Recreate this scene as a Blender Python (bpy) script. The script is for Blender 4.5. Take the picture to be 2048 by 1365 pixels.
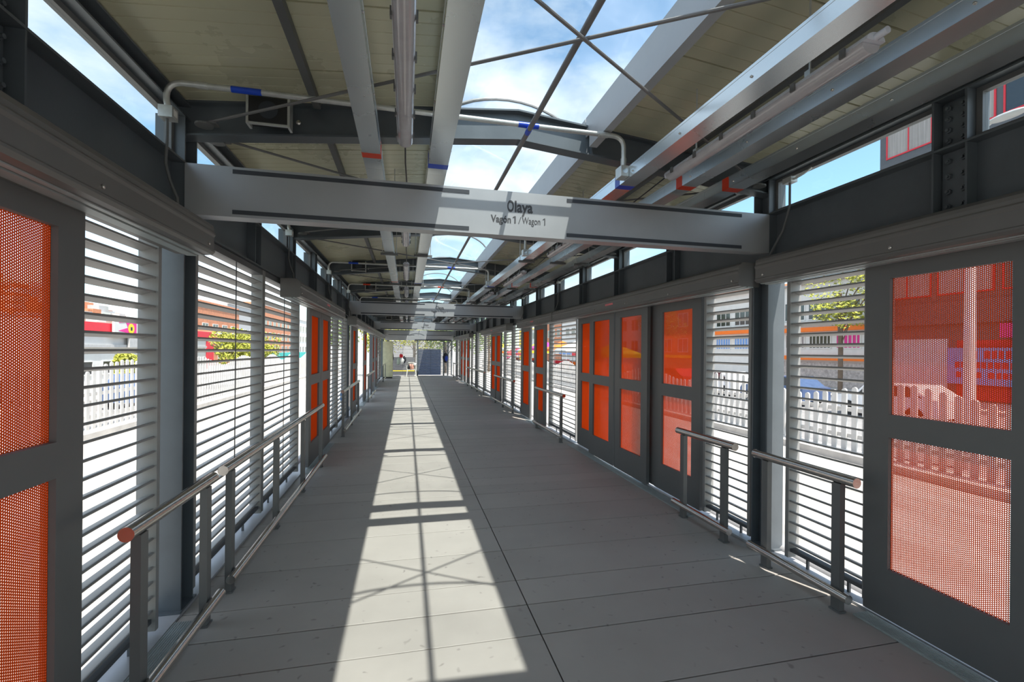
import bpy, bmesh, math, random
from mathutils import Vector, Matrix
random.seed(7)
for o in list(bpy.data.objects): bpy.data.objects.remove(o, do_unlink=True)
scene = bpy.context.scene
col = scene.collection

# ------------------------------------------------------------------ camera
CAM_X, CAM_H, FPX = -0.775, 1.65, 915.0
YAW = math.atan((1024 - 814) / FPX)
ROLL = 0.0095
cd = bpy.data.cameras.new('camera'); cam = bpy.data.objects.new('camera', cd); col.objects.link(cam)
cd.sensor_width = 36.0; cd.lens = 36.0 * FPX / 2048.0
cd.shift_y = 18.5 / 2048.0
cd.clip_start = 0.05; cd.clip_end = 2000
F = Vector((math.sin(YAW), math.cos(YAW), 0)); R0 = Vector((math.cos(YAW), -math.sin(YAW), 0)); U0 = Vector((0, 0, 1))
Rv = math.cos(ROLL) * R0 + math.sin(ROLL) * U0; Uv = -math.sin(ROLL) * R0 + math.cos(ROLL) * U0
m = Matrix((Rv, Uv, -F)).transposed().to_4x4(); m.translation = Vector((CAM_X, 0, CAM_H))
cam.matrix_world = m
scene.camera = cam

# ------------------------------------------------------------------ world, sun, exposure
SUN_DIR = Vector((-0.205, 0.5, -1.0)).normalized()
SUN_EL = math.asin(-SUN_DIR.z)
w = bpy.data.worlds.new('sky'); scene.world = w; w.use_nodes = True
nt = w.node_tree; nt.nodes.clear()
out = nt.nodes.new('ShaderNodeOutputWorld'); bg = nt.nodes.new('ShaderNodeBackground')
sky = nt.nodes.new('ShaderNodeTexSky'); sky.sky_type = 'NISHITA'; sky.sun_disc = False
sky.sun_elevation = SUN_EL; sky.sun_rotation = math.atan2(-SUN_DIR.x, -SUN_DIR.y); sky.altitude = 500; sky.air_density = 1.0; sky.dust_density = 2.0
tc = nt.nodes.new('ShaderNodeTexCoord')
mp = nt.nodes.new('ShaderNodeMapping'); mp.inputs['Scale'].default_value = (1.0, 1.0, 2.2)
nz = nt.nodes.new('ShaderNodeTexNoise'); nz.inputs['Scale'].default_value = 2.4; nz.inputs['Detail'].default_value = 8; nz.inputs['Roughness'].default_value = 0.55
rp = nt.nodes.new('ShaderNodeValToRGB'); rp.color_ramp.elements[0].position = 0.42; rp.color_ramp.elements[1].position = 0.66
mx = nt.nodes.new('ShaderNodeMix'); mx.data_type = 'RGBA'
gain = nt.nodes.new('ShaderNodeMix'); gain.data_type = 'RGBA'; gain.blend_type = 'MULTIPLY'; gain.inputs[0].default_value = 1.0
gain.inputs[7].default_value = (0.29, 0.335, 0.315, 1)
nt.links.new(tc.outputs['Generated'], mp.inputs['Vector']); nt.links.new(mp.outputs[0], nz.inputs['Vector'])
nt.links.new(nz.outputs['Fac'], rp.inputs[0])
nt.links.new(sky.outputs[0], gain.inputs[6]); nt.links.new(gain.outputs[2], mx.inputs[6])
nt.links.new(rp.outputs[0], mx.inputs[0]); mx.inputs[7].default_value = (1.35, 1.37, 1.38, 1)
nt.links.new(mx.outputs[2], bg.inputs['Color']); bg.inputs['Strength'].default_value = 1.0
nt.links.new(bg.outputs[0], out.inputs['Surface'])
sd = bpy.data.lights.new('sun', 'SUN'); sd.energy = 7.7; sd.angle = math.radians(0.6); sd.color = (1.0, 0.935, 0.85)
so = bpy.data.objects.new('sun', sd); col.objects.link(so); so.rotation_euler = SUN_DIR.to_track_quat('-Z', 'Y').to_euler(); so.location = (5, -10, 25)
scene.view_settings.view_transform = 'Standard'; scene.view_settings.look = 'None'
scene.view_settings.gamma = 1.0; scene.view_settings.use_curve_mapping = False
scene.view_settings.exposure = 0.24

# ------------------------------------------------------------------ materials
def N(t, k, **kw):
    n = t.nodes.new(k)
    for a, b in kw.items(): n.inputs[a.replace('_', ' ')].default_value = b
    return n
def mat(name, c, rough=0.5, metal=0.0, var=0.12, scale=6.0, bump=0.0, spec=0.5, stretch=(1, 1, 1), rnd=0.0, coat=0.0):
    mm = bpy.data.materials.new(name); mm.use_nodes = True; t = mm.node_tree
    b = t.nodes['Principled BSDF']; L = t.links.new
    b.inputs['Roughness'].default_value = rough; b.inputs['Metallic'].default_value = metal
    b.inputs['Specular IOR Level'].default_value = spec
    geo = t.nodes.new('ShaderNodeNewGeometry'); mp = t.nodes.new('ShaderNodeMapping'); mp.inputs['Scale'].default_value = stretch
    L(geo.outputs['Position'], mp.inputs[0])
    n1 = N(t, 'ShaderNodeTexNoise', Scale=scale, Detail=6.0, Roughness=0.6); L(mp.outputs[0], n1.inputs['Vector'])
    hsv = t.nodes.new('ShaderNodeHueSaturation'); hsv.inputs['Color'].default_value = (*c, 1)
    mr = t.nodes.new('ShaderNodeMapRange'); mr.inputs[1].default_value = 0.3; mr.inputs[2].default_value = 0.7
    mr.inputs[3].default_value = 1 - var; mr.inputs[4].default_value = 1 + var
    L(n1.outputs['Fac'], mr.inputs[0])
    val = mr.outputs[0]
    if rnd:
        oi = t.nodes.new('ShaderNodeObjectInfo'); m2 = t.nodes.new('ShaderNodeMapRange')
        m2.inputs[3].default_value = 1 - rnd; m2.inputs[4].default_value = 1 + rnd; L(oi.outputs['Random'], m2.inputs[0])
        mu = t.nodes.new('ShaderNodeMath'); mu.operation = 'MULTIPLY'; L(val, mu.inputs[0]); L(m2.outputs[0], mu.inputs[1]); val = mu.outputs[0]
    L(val, hsv.inputs['Value']); L(hsv.outputs[0], b.inputs['Base Color'])
    mr2 = t.nodes.new('ShaderNodeMapRange'); mr2.inputs[3].default_value = rough * 0.85; mr2.inputs[4].default_value = min(1, rough * 1.15)
    L(n1.outputs['Fac'], mr2.inputs[0]); L(mr2.outputs[0], b.inputs['Roughness'])
    if bump:
        n2 = N(t, 'ShaderNodeTexNoise', Scale=scale * 12, Detail=3.0); L(mp.outputs[0], n2.inputs['Vector'])
        bp = N(t, 'ShaderNodeBump', Strength=bump, Distance=0.01); L(n2.outputs['Fac'], bp.inputs['Height']); L(bp.outputs[0], b.inputs['Normal'])
    return mm
def glassmat(name, tint, refl_rough=0.02, dirt=0.0):
    mm = bpy.data.materials.new(name); mm.use_nodes = True; t = mm.node_tree; t.nodes.clear(); L = t.links.new
    o = t.nodes.new('ShaderNodeOutputMaterial'); tr = t.nodes.new('ShaderNodeBsdfTransparent'); tr.inputs[0].default_value = (*tint, 1)
    gl = t.nodes.new('ShaderNodeBsdfGlossy'); gl.inputs['Roughness'].default_value = refl_rough
    lf = t.nodes.new('ShaderNodeLayerWeight'); lf.inputs['Blend'].default_value = 0.5
    pw = t.nodes.new('ShaderNodeMath'); pw.operation = 'POWER'; pw.inputs[1].default_value = 4.0; L(lf.outputs['Facing'], pw.inputs[0])
    lw = t.nodes.new('ShaderNodeMapRange'); lw.inputs[3].default_value = 0.03; lw.inputs[4].default_value = 0.55; L(pw.outputs[0], lw.inputs[0])
    mx = t.nodes.new('ShaderNodeMixShader'); L(lw.outputs[0], mx.inputs[0]); L(tr.outputs[0], mx.inputs[1]); L(gl.outputs[0], mx.inputs[2])
    last = mx
    if dirt:
        df = t.nodes.new('ShaderNodeBsdfTranslucent'); df.inputs[0].default_value = (0.9, 0.95, 1.0, 1)
        geo = t.nodes.new('ShaderNodeNewGeometry'); wv = N(t, 'ShaderNodeTexNoise', Scale=1.3, Detail=5.0); L(geo.outputs['Position'], wv.inputs['Vector'])
        rr = t.nodes.new('ShaderNodeMapRange'); rr.inputs[1].default_value = 0.45; rr.inputs[2].default_value = 0.75; rr.inputs[3].default_value = 0.02; rr.inputs[4].default_value = dirt
        L(wv.outputs['Fac'], rr.inputs[0])
        m2 = t.nodes.new('ShaderNodeMixShader'); L(rr.outputs[0], m2.inputs[0]); L(mx.outputs[0], m2.inputs[1]); L(df.outputs[0], m2.inputs[2]); last = m2
    L(last.outputs[0], o.inputs['Surface'])
    return mm
M = {}
M['steel'] = mat('grey_blue_steel_paint', (0.092, 0.107, 0.120), 0.38, 0.0, 0.10, 5, 0.03)
M['frame'] = mat('grey_aluminium_paint', (0.125, 0.127, 0.126), 0.45, 0.0, 0.05, 4)
M['cover'] = mat('grey_cover_paint', (0.135, 0.130, 0.124), 0.38, 0.0, 0.05, 4)
M['sign'] = mat('satin_silver_sheet', (0.37, 0.38, 0.395), 0.38, 0.30, 0.05, 3, 0.02)
M['strip'] = mat('dark_slot', (0.035, 0.04, 0.05), 0.5)
M['louver'] = mat('louver_grey_aluminium', (0.25, 0.25, 0.245), 0.45, 0.0, 0.05, 4)
M['lframe'] = mat('louver_frame_grey', (0.09, 0.095, 0.10), 0.5, 0.0, 0.05, 4)
M['stainless'] = mat('brushed_stainless_steel', (0.62, 0.58, 0.54), 0.22, 1.0, 0.08, 30, 0.0, stretch=(1, 0.05, 1))
M['alu'] = mat('ribbed_aluminium', (0.40, 0.44, 0.44), 0.42, 0.35, 0.1, 10)
M['cream'] = mat('cream_roof_sheet', (0.55, 0.53, 0.375), 0.28, 0.0, 0.05, 1.2, rnd=0.03)
M['curb'] = mat('pale_flashing_paint', (0.40, 0.405, 0.42), 0.45, 0.1, 0.06, 4)
M['fixture'] = mat('pale_grey_plastic', (0.62, 0.64, 0.70), 0.3)
M['lens'] = mat('clear_diffuser_plastic', (0.46, 0.45, 0.47), 0.12, spec=0.8)
M['boxp'] = mat('galvanised_box', (0.55, 0.56, 0.54), 0.35, 0.5, 0.1, 20)
M['black'] = mat('black_plastic', (0.015, 0.015, 0.016), 0.5)
M['rod'] = mat('dull_grey_rod', (0.17, 0.165, 0.165), 0.5, 0.2)
M['housew'] = mat('pale_pinkish_render', (0.50, 0.40, 0.34), 0.8)
M['cable'] = mat('grey_cable', (0.11, 0.115, 0.115), 0.5)
M['blue'] = mat('blue_tape', (0.01, 0.06, 0.50), 0.35, var=0.03)
M['redtape'] = mat('orange_red_tape', (0.62, 0.045, 0.01), 0.4, var=0.03)
M['text'] = mat('dark_grey_lettering', (0.05, 0.05, 0.055), 0.6, var=0.02)
M['pinklabel'] = mat('pink_sticker', (0.75, 0.18, 0.20), 0.5, var=0.2, scale=60)
M['white'] = mat('white_paint', (0.62, 0.62, 0.60), 0.6, var=0.05, scale=2)
M['picket'] = mat('white_concrete_picket', (0.52, 0.51, 0.49), 0.75, var=0.12, scale=3)
M['road'] = mat('pale_concrete_road', (0.39, 0.37, 0.34), 0.85, var=0.30, scale=0.9, bump=0.1, stretch=(1.6, 0.35, 1))
M['kerb'] = mat('concrete_kerb', (0.50, 0.48, 0.45), 0.85, var=0.15, scale=2)
M['asphalt'] = mat('worn_asphalt', (0.24, 0.235, 0.23), 0.9, var=0.15, scale=0.8)
M['grass'] = mat('green_hill_grass', (0.16, 0.27, 0.07), 0.9, var=0.35, scale=0.08)
M['brick'] = mat('orange_brick', (0.52, 0.22, 0.12), 0.85, var=0.2, scale=2.5)
M['redwall'] = mat('red_wall_paint', (0.66, 0.03, 0.05), 0.6, var=0.06)
M['orange'] = mat('orange_band_paint', (0.80, 0.17, 0.01), 0.6, var=0.05)
M['magenta'] = mat('magenta_paint', (0.65, 0.03, 0.25), 0.6, var=0.05)
M['yellow'] = mat('yellow_paint', (0.85, 0.60, 0.03), 0.6, var=0.05)
M['turq'] = mat('turquoise_paint', (0.05, 0.52, 0.48), 0.6, var=0.2, scale=1.5)
M['bluep'] = mat('blue_paint', (0.004, 0.02, 0.065), 0.6, var=0.1)
M['lblue'] = mat('light_blue_paint', (0.15, 0.30, 0.62), 0.6, var=0.1)
M['dwin'] = mat('dark_window_glass', (0.03, 0.035, 0.04), 0.12, spec=0.8)
M['curtain'] = mat('grey_curtain', (0.34, 0.31, 0.30), 0.9, var=0.25, scale=14, stretch=(1, 1, 0.02))
M['dfac'] = mat('dark_facade', (0.10, 0.105, 0.12), 0.7)
M['greyp'] = mat('grey_paint', (0.42, 0.42, 0.42), 0.7)
M['stone'] = mat('stone_cladding', (0.42, 0.37, 0.34), 0.85, var=0.35, scale=6)
M['roofgrey'] = mat('corrugated_roof', (0.36, 0.35, 0.35), 0.7)
M['leaf'] = mat('tree_leaves', (0.13, 0.20, 0.035), 0.6, var=0.4, scale=1.5)
M['leafy'] = mat('yellow_green_leaves', (0.33, 0.34, 0.04), 0.6, var=0.4, scale=1.5)
M['bark'] = mat('tree_bark', (0.14, 0.10, 0.07), 0.9)
M['cabinet'] = mat('cream_cabinet_paint', (0.55, 0.54, 0.36), 0.45)
M['chair'] = mat('white_plastic_chair', (0.72, 0.70, 0.64), 0.4)
M['bag'] = mat('white_plastic_bag', (0.72, 0.73, 0.72), 0.45, var=0.15, scale=20)
M['bagg'] = mat('greenish_plastic_bag', (0.35, 0.42, 0.36), 0.4, var=0.2, scale=20)
M['redcloth'] = mat('red_cloth', (0.65, 0.02, 0.03), 0.8)
M['pinkcloth'] = mat('pink_patterned_cloth', (0.65, 0.33, 0.26), 0.9, var=0.35, scale=30)
M['darkcloth'] = mat('dark_cloth', (0.02, 0.022, 0.03), 0.9)
M['bluecloth'] = mat('blue_backpack_cloth', (0.02, 0.05, 0.32), 0.8)
M['skin'] = mat('skin', (0.42, 0.25, 0.17), 0.6)
M['shirt'] = mat('pale_blue_shirt', (0.55, 0.60, 0.75), 0.9)
M['glass'] = glassmat('clear_glazing', (0.92, 0.95, 0.96))
M['poly'] = glassmat('clear_polycarbonate_vault', (0.70, 0.765, 0.775), 0.05, dirt=0.14)
M['carblue'] = mat('blue_car_paint', (0.10, 0.16, 0.30), 0.25, 0.4, coat=1)
M['carwhite'] = mat('white_car_paint', (0.75, 0.75, 0.76), 0.25)
M['carred'] = mat('red_car_paint', (0.5, 0.02, 0.03), 0.25)
M['tyre'] = mat('tyre_rubber', (0.02, 0.02, 0.02), 0.8)
# red perforated sheet: painted, lets some light through
mm = mat('red_perforated_sheet', (0.70, 0.072, 0.006), 0.85, var=0.05, spec=0.04); M['perf'] = mm
t = mm.node_tree; b = t.nodes['Principled BSDF']; o_ = t.nodes['Material Output']
tl = t.nodes.new('ShaderNodeBsdfTranslucent'); tl.inputs[0].default_value = (1.0, 0.13, 0.004, 1)
ms = t.nodes.new('ShaderNodeMixShader'); ms.inputs[0].default_value = 0.13
t.links.new(b.outputs[0], ms.inputs[1]); t.links.new(tl.outputs[0], ms.inputs[2]); t.links.new(ms.outputs[0], o_.inputs['Surface'])
# galvanised sheet with spangle
mm = mat('galvanised_sheet', (0.66, 0.70, 0.72), 0.27, 0.92, 0.05, 1.0); M['galv'] = mm
t = mm.node_tree; b = t.nodes['Principled BSDF']
# floor boards: fibre cement, blotched and stained
mm = mat('fibre_cement_board', (0.362, 0.340, 0.314), 0.6, 0.0, 0.07, 1.6, bump=0.05, rnd=0.05); M['floor'] = mm
t = mm.node_tree; b = t.nodes['Principled BSDF']; L = t.links.new
src = b.inputs['Base Color'].links[0].from_socket
g = t.nodes.new('ShaderNodeNewGeometry')
s1 = N(t, 'ShaderNodeTexVoronoi', Scale=6.0); s1.voronoi_dimensions = '2D'; wn = N(t, 'ShaderNodeTexNoise', Scale=9.0, Detail=2.0)
va = t.nodes.new('ShaderNodeVectorMath'); va.operation = 'MULTIPLY_ADD'; va.inputs[1].default_value = (0.12, 0.12, 0.12)
L(g.outputs['Position'], wn.inputs['Vector']); L(wn.outputs['Color'], va.inputs[0]); L(g.outputs['Position'], va.inputs[2]); L(va.outputs[0], s1.inputs['Vector'])
st = t.nodes.new('ShaderNodeMapRange'); st.inputs[1].default_value = 0.03; st.inputs[2].default_value = 0.08; st.inputs[3].default_value = 0.42; st.inputs[4].default_value = 0.0
L(s1.outputs['Distance'], st.inputs[0])
gate = N(t, 'ShaderNodeTexNoise', Scale=1.1, Detail=2.0); L(g.outputs['Position'], gate.inputs['Vector'])
gt = t.nodes.new('ShaderNodeMapRange'); gt.inputs[1].default_value = 0.42; gt.inputs[2].default_value = 0.58; L(gate.outputs['Fac'], gt.inputs[0])
mu = t.nodes.new('ShaderNodeMath'); mu.operation = 'MULTIPLY'; L(st.outputs[0], mu.inputs[0]); L(gt.outputs[0], mu.inputs[1])
mc = t.nodes.new('ShaderNodeMix'); mc.data_type = 'RGBA'; L(mu.outputs[0], mc.inputs[0]); L(src, mc.inputs[6]); mc.inputs[7].default_value = (0.06, 0.055, 0.05, 1)
L(mc.outputs[2], b.inputs['Base Color'])

# ------------------------------------------------------------------ mesh helpers
class MB:
    def __init__(s): s.v = []; s.f = []
    def add(s, vs, fs):
        n = len(s.v); s.v += [tuple(v) for v in vs]; s.f += [tuple(i + n for i in f) for f in fs]; return s
    def box(s, x0, x1, y0, y1, z0, z1):
        if x0 > x1: x0, x1 = x1, x0
        if y0 > y1: y0, y1 = y1, y0
        if z0 > z1: z0, z1 = z1, z0
        return s.add([(x0, y0, z0), (x1, y0, z0), (x1, y1, z0), (x0, y1, z0), (x0, y0, z1), (x1, y0, z1), (x1, y1, z1), (x0, y1, z1)],
                     [(0, 3, 2, 1), (4, 5, 6, 7), (0, 1, 5, 4), (1, 2, 6, 5), (2, 3, 7, 6), (3, 0, 4, 7)])
    def cyl(s, p, q, r, n=12, r2=None):
        p = Vector(p); q = Vector(q); d = (q - p).normalized(); r2 = r if r2 is None else r2
        a = d.orthogonal().normalized(); b = d.cross(a)
        vs = [p + (a * math.cos(2 * math.pi * i / n) + b * math.sin(2 * math.pi * i / n)) * r for i in range(n)]
        vs += [q + (a * math.cos(2 * math.pi * i / n) + b * math.sin(2 * math.pi * i / n)) * r2 for i in range(n)]
        fs = [(i, (i + 1) % n, n + (i + 1) % n, n + i) for i in range(n)] + [tuple(range(n))[::-1], tuple(range(n, 2 * n))]
        return s.add(vs, fs)
    def tube(s, pts, r, n=10):
        pts = [Vector(p) for p in pts]; rings = []; a = None
        for i, p in enumerate(pts):
            d = (pts[min(i + 1, len(pts) - 1)] - pts[max(i - 1, 0)]).normalized()
            if a is None: a = d.orthogonal().normalized()
            a = (a - d * a.dot(d)).normalized(); b = d.cross(a)
            rings.append([p + (a * math.cos(2 * math.pi * k / n) + b * math.sin(2 * math.pi * k / n)) * r for k in range(n)])
        vs = [v for rr in rings for v in rr]; fs = []
        for i in range(len(pts) - 1):
            for k in range(n): fs.append((i * n + k, i * n + (k + 1) % n, (i + 1) * n + (k + 1) % n, (i + 1) * n + k))
        fs += [tuple(range(n))[::-1], tuple(range((len(pts) - 1) * n, len(pts) * n))]
        return s.add(vs, fs)
    def ext(s, prof, y0, y1, axis='y'):          # closed profile of (a, b) pairs swept along an axis
        n = len(prof)
        if axis == 'y': vs = [(a, y0, b) for a, b in prof] + [(a, y1, b) for a, b in prof]
        elif axis == 'x': vs = [(y0, a, b) for a, b in prof] + [(y1, a, b) for a, b in prof]
        else: vs = [(a, b, y0) for a, b in prof] + [(a, b, y1) for a, b in prof]
        fs = [(i, (i + 1) % n, n + (i + 1) % n, n + i) for i in range(n)] + [tuple(range(n))[::-1], tuple(range(n, 2 * n))]
        return s.add(vs, fs)
    def sphere(s, c, rx, ry, rz, n=12, m=8):
        vs = [(c[0], c[1], c[2] - rz)]
        for j in range(1, m):
            ph = -math.pi / 2 + math.pi * j / m
            for i in range(n): vs.append((c[0] + rx * math.cos(ph) * math.cos(2 * math.pi * i / n), c[1] + ry * math.cos(ph) * math.sin(2 * math.pi * i / n), c[2] + rz * math.sin(ph)))
        vs.append((c[0], c[1], c[2] + rz)); top = len(vs) - 1; fs = []
        for i in range(n): fs.append((0, 1 + (i + 1) % n, 1 + i)); fs.append((top, 1 + (m - 2) * n + i, 1 + (m - 2) * n + (i + 1) % n))
        for j in range(m - 2):
            for i in range(n): fs.append((1 + j * n + i, 1 + j * n + (i + 1) % n, 1 + (j + 1) * n + (i + 1) % n, 1 + (j + 1) * n + i))
        return s.add(vs, fs)
    def mesh(s, name, material, smooth=False, fix=True):
        me = bpy.data.meshes.new(name); me.from_pydata(s.v, [], s.f)
        if fix:
            bm = bmesh.new(); bm.from_mesh(me); bmesh.ops.recalc_face_normals(bm, faces=bm.faces); bm.to_mesh(me); bm.free()
        me.materials.append(M[material] if isinstance(material, str) else material)
        if smooth:
            for p in me.polygons: p.use_smooth = True
            try: me.set_sharp_from_angle(angle=math.radians(40))
            except Exception: pass
        me.update(); return me
    def build(s, name, material, parent=None, smooth=False, fix=True):
        return obj(name, s.mesh(name, material, smooth, fix), parent)
def obj(name, me, parent=None, loc=None, scale=None, rot=None):
    o = bpy.data.objects.new(name, me); col.objects.link(o)
    if parent is not None: o.parent = parent
    if loc is not None: o.location = loc
    if scale is not None: o.scale = scale
    if rot is not None: o.rotation_euler = rot
    return o
def tag(o, label=None, cat=None, group=None, kind=None):
    if label: o['label'] = label
    if cat: o['category'] = cat
    if group: o['group'] = group
    if kind: o['kind'] = kind
    return o
GROUPS = {'steel_column': 'steel columns along the walls', 'roof_rafter': 'roof rafters', 'roof_purlin': 'roof purlins', 'tie_rod': 'crossing tie rods under the roof', 'sign_beam': 'sign beams across the hall', 'door_header': 'door headers along the walls',
          'louver_panel': 'louver panels', 'door_sill': 'aluminium door sills', 'guard_rail': 'steel guard rails', 'cable_duct': 'cable ducts under the roof', 'tube_light': 'sealed tube lights', 'cross_conduit': 'conduits across the hall',
          'wall_conduit': 'conduits on the right wall', 'loudspeaker': 'loudspeakers on the rafters', 'sensor_box': 'sensor boxes under the roof', 'picket_fence': 'picket fences beside the bus lanes', 'row_house': 'row houses on the right', 'white_house': 'white houses on the right',
          'brick_block': 'blocks along the left street', 'market_stall': 'market stalls', 'car': 'cars in the street', 'street_tree': 'street trees'}
def thing(name, label, cat, loc=(0, 0, 0), rz=0, group=None, kind=None):
    o = bpy.data.objects.new(name, None); col.objects.link(o); o.location = loc; o.rotation_euler = (0, 0, rz); o.empty_display_size = 0.1
    return tag(o, label, cat, group or GROUPS.get(name), kind)
ORD = ['first', 'second', 'third', 'fourth', 'fifth', 'sixth', 'seventh', 'eighth', 'ninth', 'tenth', 'eleventh', 'twelfth', 'thirteenth', 'fourteenth', 'fifteenth', 'sixteenth',
       'seventeenth', 'eighteenth', 'nineteenth', 'twentieth', 'twenty-first', 'twenty-second', 'twenty-third', 'twenty-fourth', 'twenty-fifth', 'twenty-sixth', 'twenty-seventh', 'twenty-eighth']
SIDE = {-1: 'left', 1: 'right'}

# ------------------------------------------------------------------ module of the hall
P = 1.366                                   # spacing of the steel posts
YK = lambda k: 3.285 + P * k
Y0, Y1 = YK(-6) - 0.12, 29.45
rz_top = lambda x: 3.405 - 0.10 * abs(x)    # top of rafter, underside of roof sheets
rz_bot = lambda x: 3.185 - 0.10 * abs(x)

# ------------------------------------------------------------------ floor: boards laid across the hall
floor = thing('floor', 'grey fibre cement board floor of the station hall', 'floor', kind='structure')
MB().box(-2.30, 2.30, Y0, Y1 + 0.6, -0.16, -0.045).build('subfloor', 'strip', floor)
joints = []; y = 2.553 - 2.62 * 3
while y < Y1 + 0.5:
    for dlt in (0.317, 0.317, 0.4965, 0.4965, 0.4965, 0.4965):
        if Y0 - 0.1 < y < Y1: joints.append((y, min(y + dlt, Y1)))
        y += dlt
for a, b2 in joints:
    if b2 - a < 0.05: continue
    for x0, x1 in ((-2.105, -0.004), (0.004, 2.105)):
        g = 0.0048; c = 0.002; dz = random.uniform(-0.0012, 0.0012)
        pr = [(a + g, -0.04), (b2 - g, -0.04), (b2 - g, dz - c), (b2 - g - c, dz), (a + g + c, dz), (a + g, dz - c)]
        MB().ext(pr, x0, x1, 'x').build('board', 'floor', floor)

# ------------------------------------------------------------------ side walls: edge beam, posts, eave channel, sill
def hsec(mb, x, y, z0, z1, hx=0.08, hy=0.085, tf=0.012, tw=0.010):       # H section: flanges face along the hall, web parallel to the wall
    mb.box(x - hx, x + hx, y - hy, y - hy + tf, z0, z1); mb.box(x - hx, x + hx, y + hy - tf, y + hy, z0, z1)
    mb.box(x - tw / 2, x + tw / 2, y - hy + tf, y + hy - tf, z0, z1)
COLS = (-6, 0, 6, 12, 18)
KS = list(range(-6, 20))
walls = {}
bolt = MB().cyl((0, 0, 0), (0.016, 0, 0), 0.016, 6).cyl((0.016, 0, 0), (0.028, 0, 0), 0.009, 8).mesh('bolt', 'steel')
for s in (-1, 1):
    W = thing('wall_' + SIDE[s], SIDE[s] + ' side wall of dark grey steel beams and posts', 'wall', kind='structure'); walls[s] = W
    x = s * 2.20
    mb = MB()
    mb.box(x - 0.005, x + 0.005, Y0, Y1, 2.422, 2.788); mb.box(x - 0.08, x + 0.08, Y0, Y1, 2.41, 2.422); mb.box(x - 0.08, x + 0.08, Y0, Y1, 2.788, 2.80)
    mb.build('edge_beam', 'steel', W)
    # eave channel over the clerestory windows and gutter outside
    mb = MB().box(x - 0.005, x + 0.005, Y0, Y1, 3.075, 3.182).box(x - s * 0.08, x, Y0, Y1, 3.075, 3.085).box(x - s * 0.08, x, Y0, Y1, 3.165, 3.175)
    mb.build('eave_channel', 'steel', W)
    MB().box(s * 2.11, s * 2.32, Y0, Y1, -0.16, 0.015).build('sill_beam', 'curb', W)
    MB().cyl((s * 2.30, Y0, 0.0), (s * 2.30, Y1, 0.0), 0.055, 14).build('edge_tube', 'curb', W, smooth=True)
    for k in KS:
        if k in COLS: continue
        mb = MB(); hsec(mb, x, YK(k), 2.801, 3.074); mb.build('post', 'steel', W)
        mb = MB(); mb.box(x - s * 0.078, x - s * 0.006, YK(k) - 0.085, YK(k) - 0.075, 2.423, 2.787).box(x - s * 0.078, x - s * 0.006, YK(k) + 0.075, YK(k) + 0.085, 2.423, 2.787)
        mb.build('stiffener', 'steel', W)
    # bolted splices
    for k in (-1, 9):
        sp = MB().box(x - s * 0.006, x - s * 0.018, YK(k) - 0.07, YK(k) + 0.07, 2.43, 2.78).build('splice_plate', 'steel', W)
        for i in range(4):
            for dy in (-0.035, 0.035): obj('bolt', bolt, W, (x - s * 0.018, YK(k) + dy, 2.475 + i * 0.085), (-s, 1, 1))
        MB().box(x - s * 0.006, x - s * 0.018, YK(k) - 0.07, YK(k) + 0.07, 2.815, 3.06).build('splice_plate', 'steel', W)
        for i in range(4):
            for dy in (-0.035, 0.035): obj('bolt', bolt, W, (x - s * 0.018, YK(k) + dy, 2.845 + i * 0.06), (-s, 1, 1))
# columns
for s in (-1, 1):
    for i, k in enumerate(COLS):
        c = thing('steel_column', 'grey steel H column on the %s wall, %s' % (SIDE[s], ['behind the camera', 'nearest in view beside the first sign beam', 'at the second sign beam', 'at the third sign beam', 'at the plain beam before the end louvers'][i]), 'column', (s * 2.20, YK(k), 0))
        mb = MB(); hsec(mb, 0, 0, 0.016, 2.409); mb.build('shaft', 'steel', c)
        mb = MB(); hsec(mb, 0, 0, 2.801, 3.074); mb.build('upper_shaft', 'steel', c)
        MB().box(-0.078, 0.078, -0.084, -0.074, 2.423, 2.787).build('stiffener', 'steel', c)
        MB().box(-0.09, 0.09, -0.11, 0.11, 0.0155, 0.028).build('base_plate', 'steel', c)

# ------------------------------------------------------------------ clerestory windows
wn = 0
for s in (-1, 1):
    vis = 0
    for k in KS[:-1]:
        a, b2 = YK(k) + 0.086, YK(k + 1) - 0.086; wn += 1; x = s * 2.20
        W = thing('window_%d' % wn, ('clerestory window above the %s wall, %s in view from the camera' % (SIDE[s], ORD[k + 2]) if k >= -2 else 'clerestory window above the %s wall behind the camera, %s from the rear' % (SIDE[s], ORD[k + 6])), 'window', (x, (a + b2) / 2, 2.802), kind='structure')
        h = 0.272; l = (b2 - a) / 2 - 0.001; e = 0.028
        MB().box(-0.02, 0.02, -l, l, 0, e).box(-0.02, 0.02, -l, l, h - e, h).box(-0.02, 0.02, -l, -l + e, e, h - e).box(-0.02, 0.02, l - e, l, e, h - e).build('frame', 'frame', W)
        MB().box(-0.003, 0.003, -l + e, l - e, e, h - e).build('pane', 'glass', W)

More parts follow.
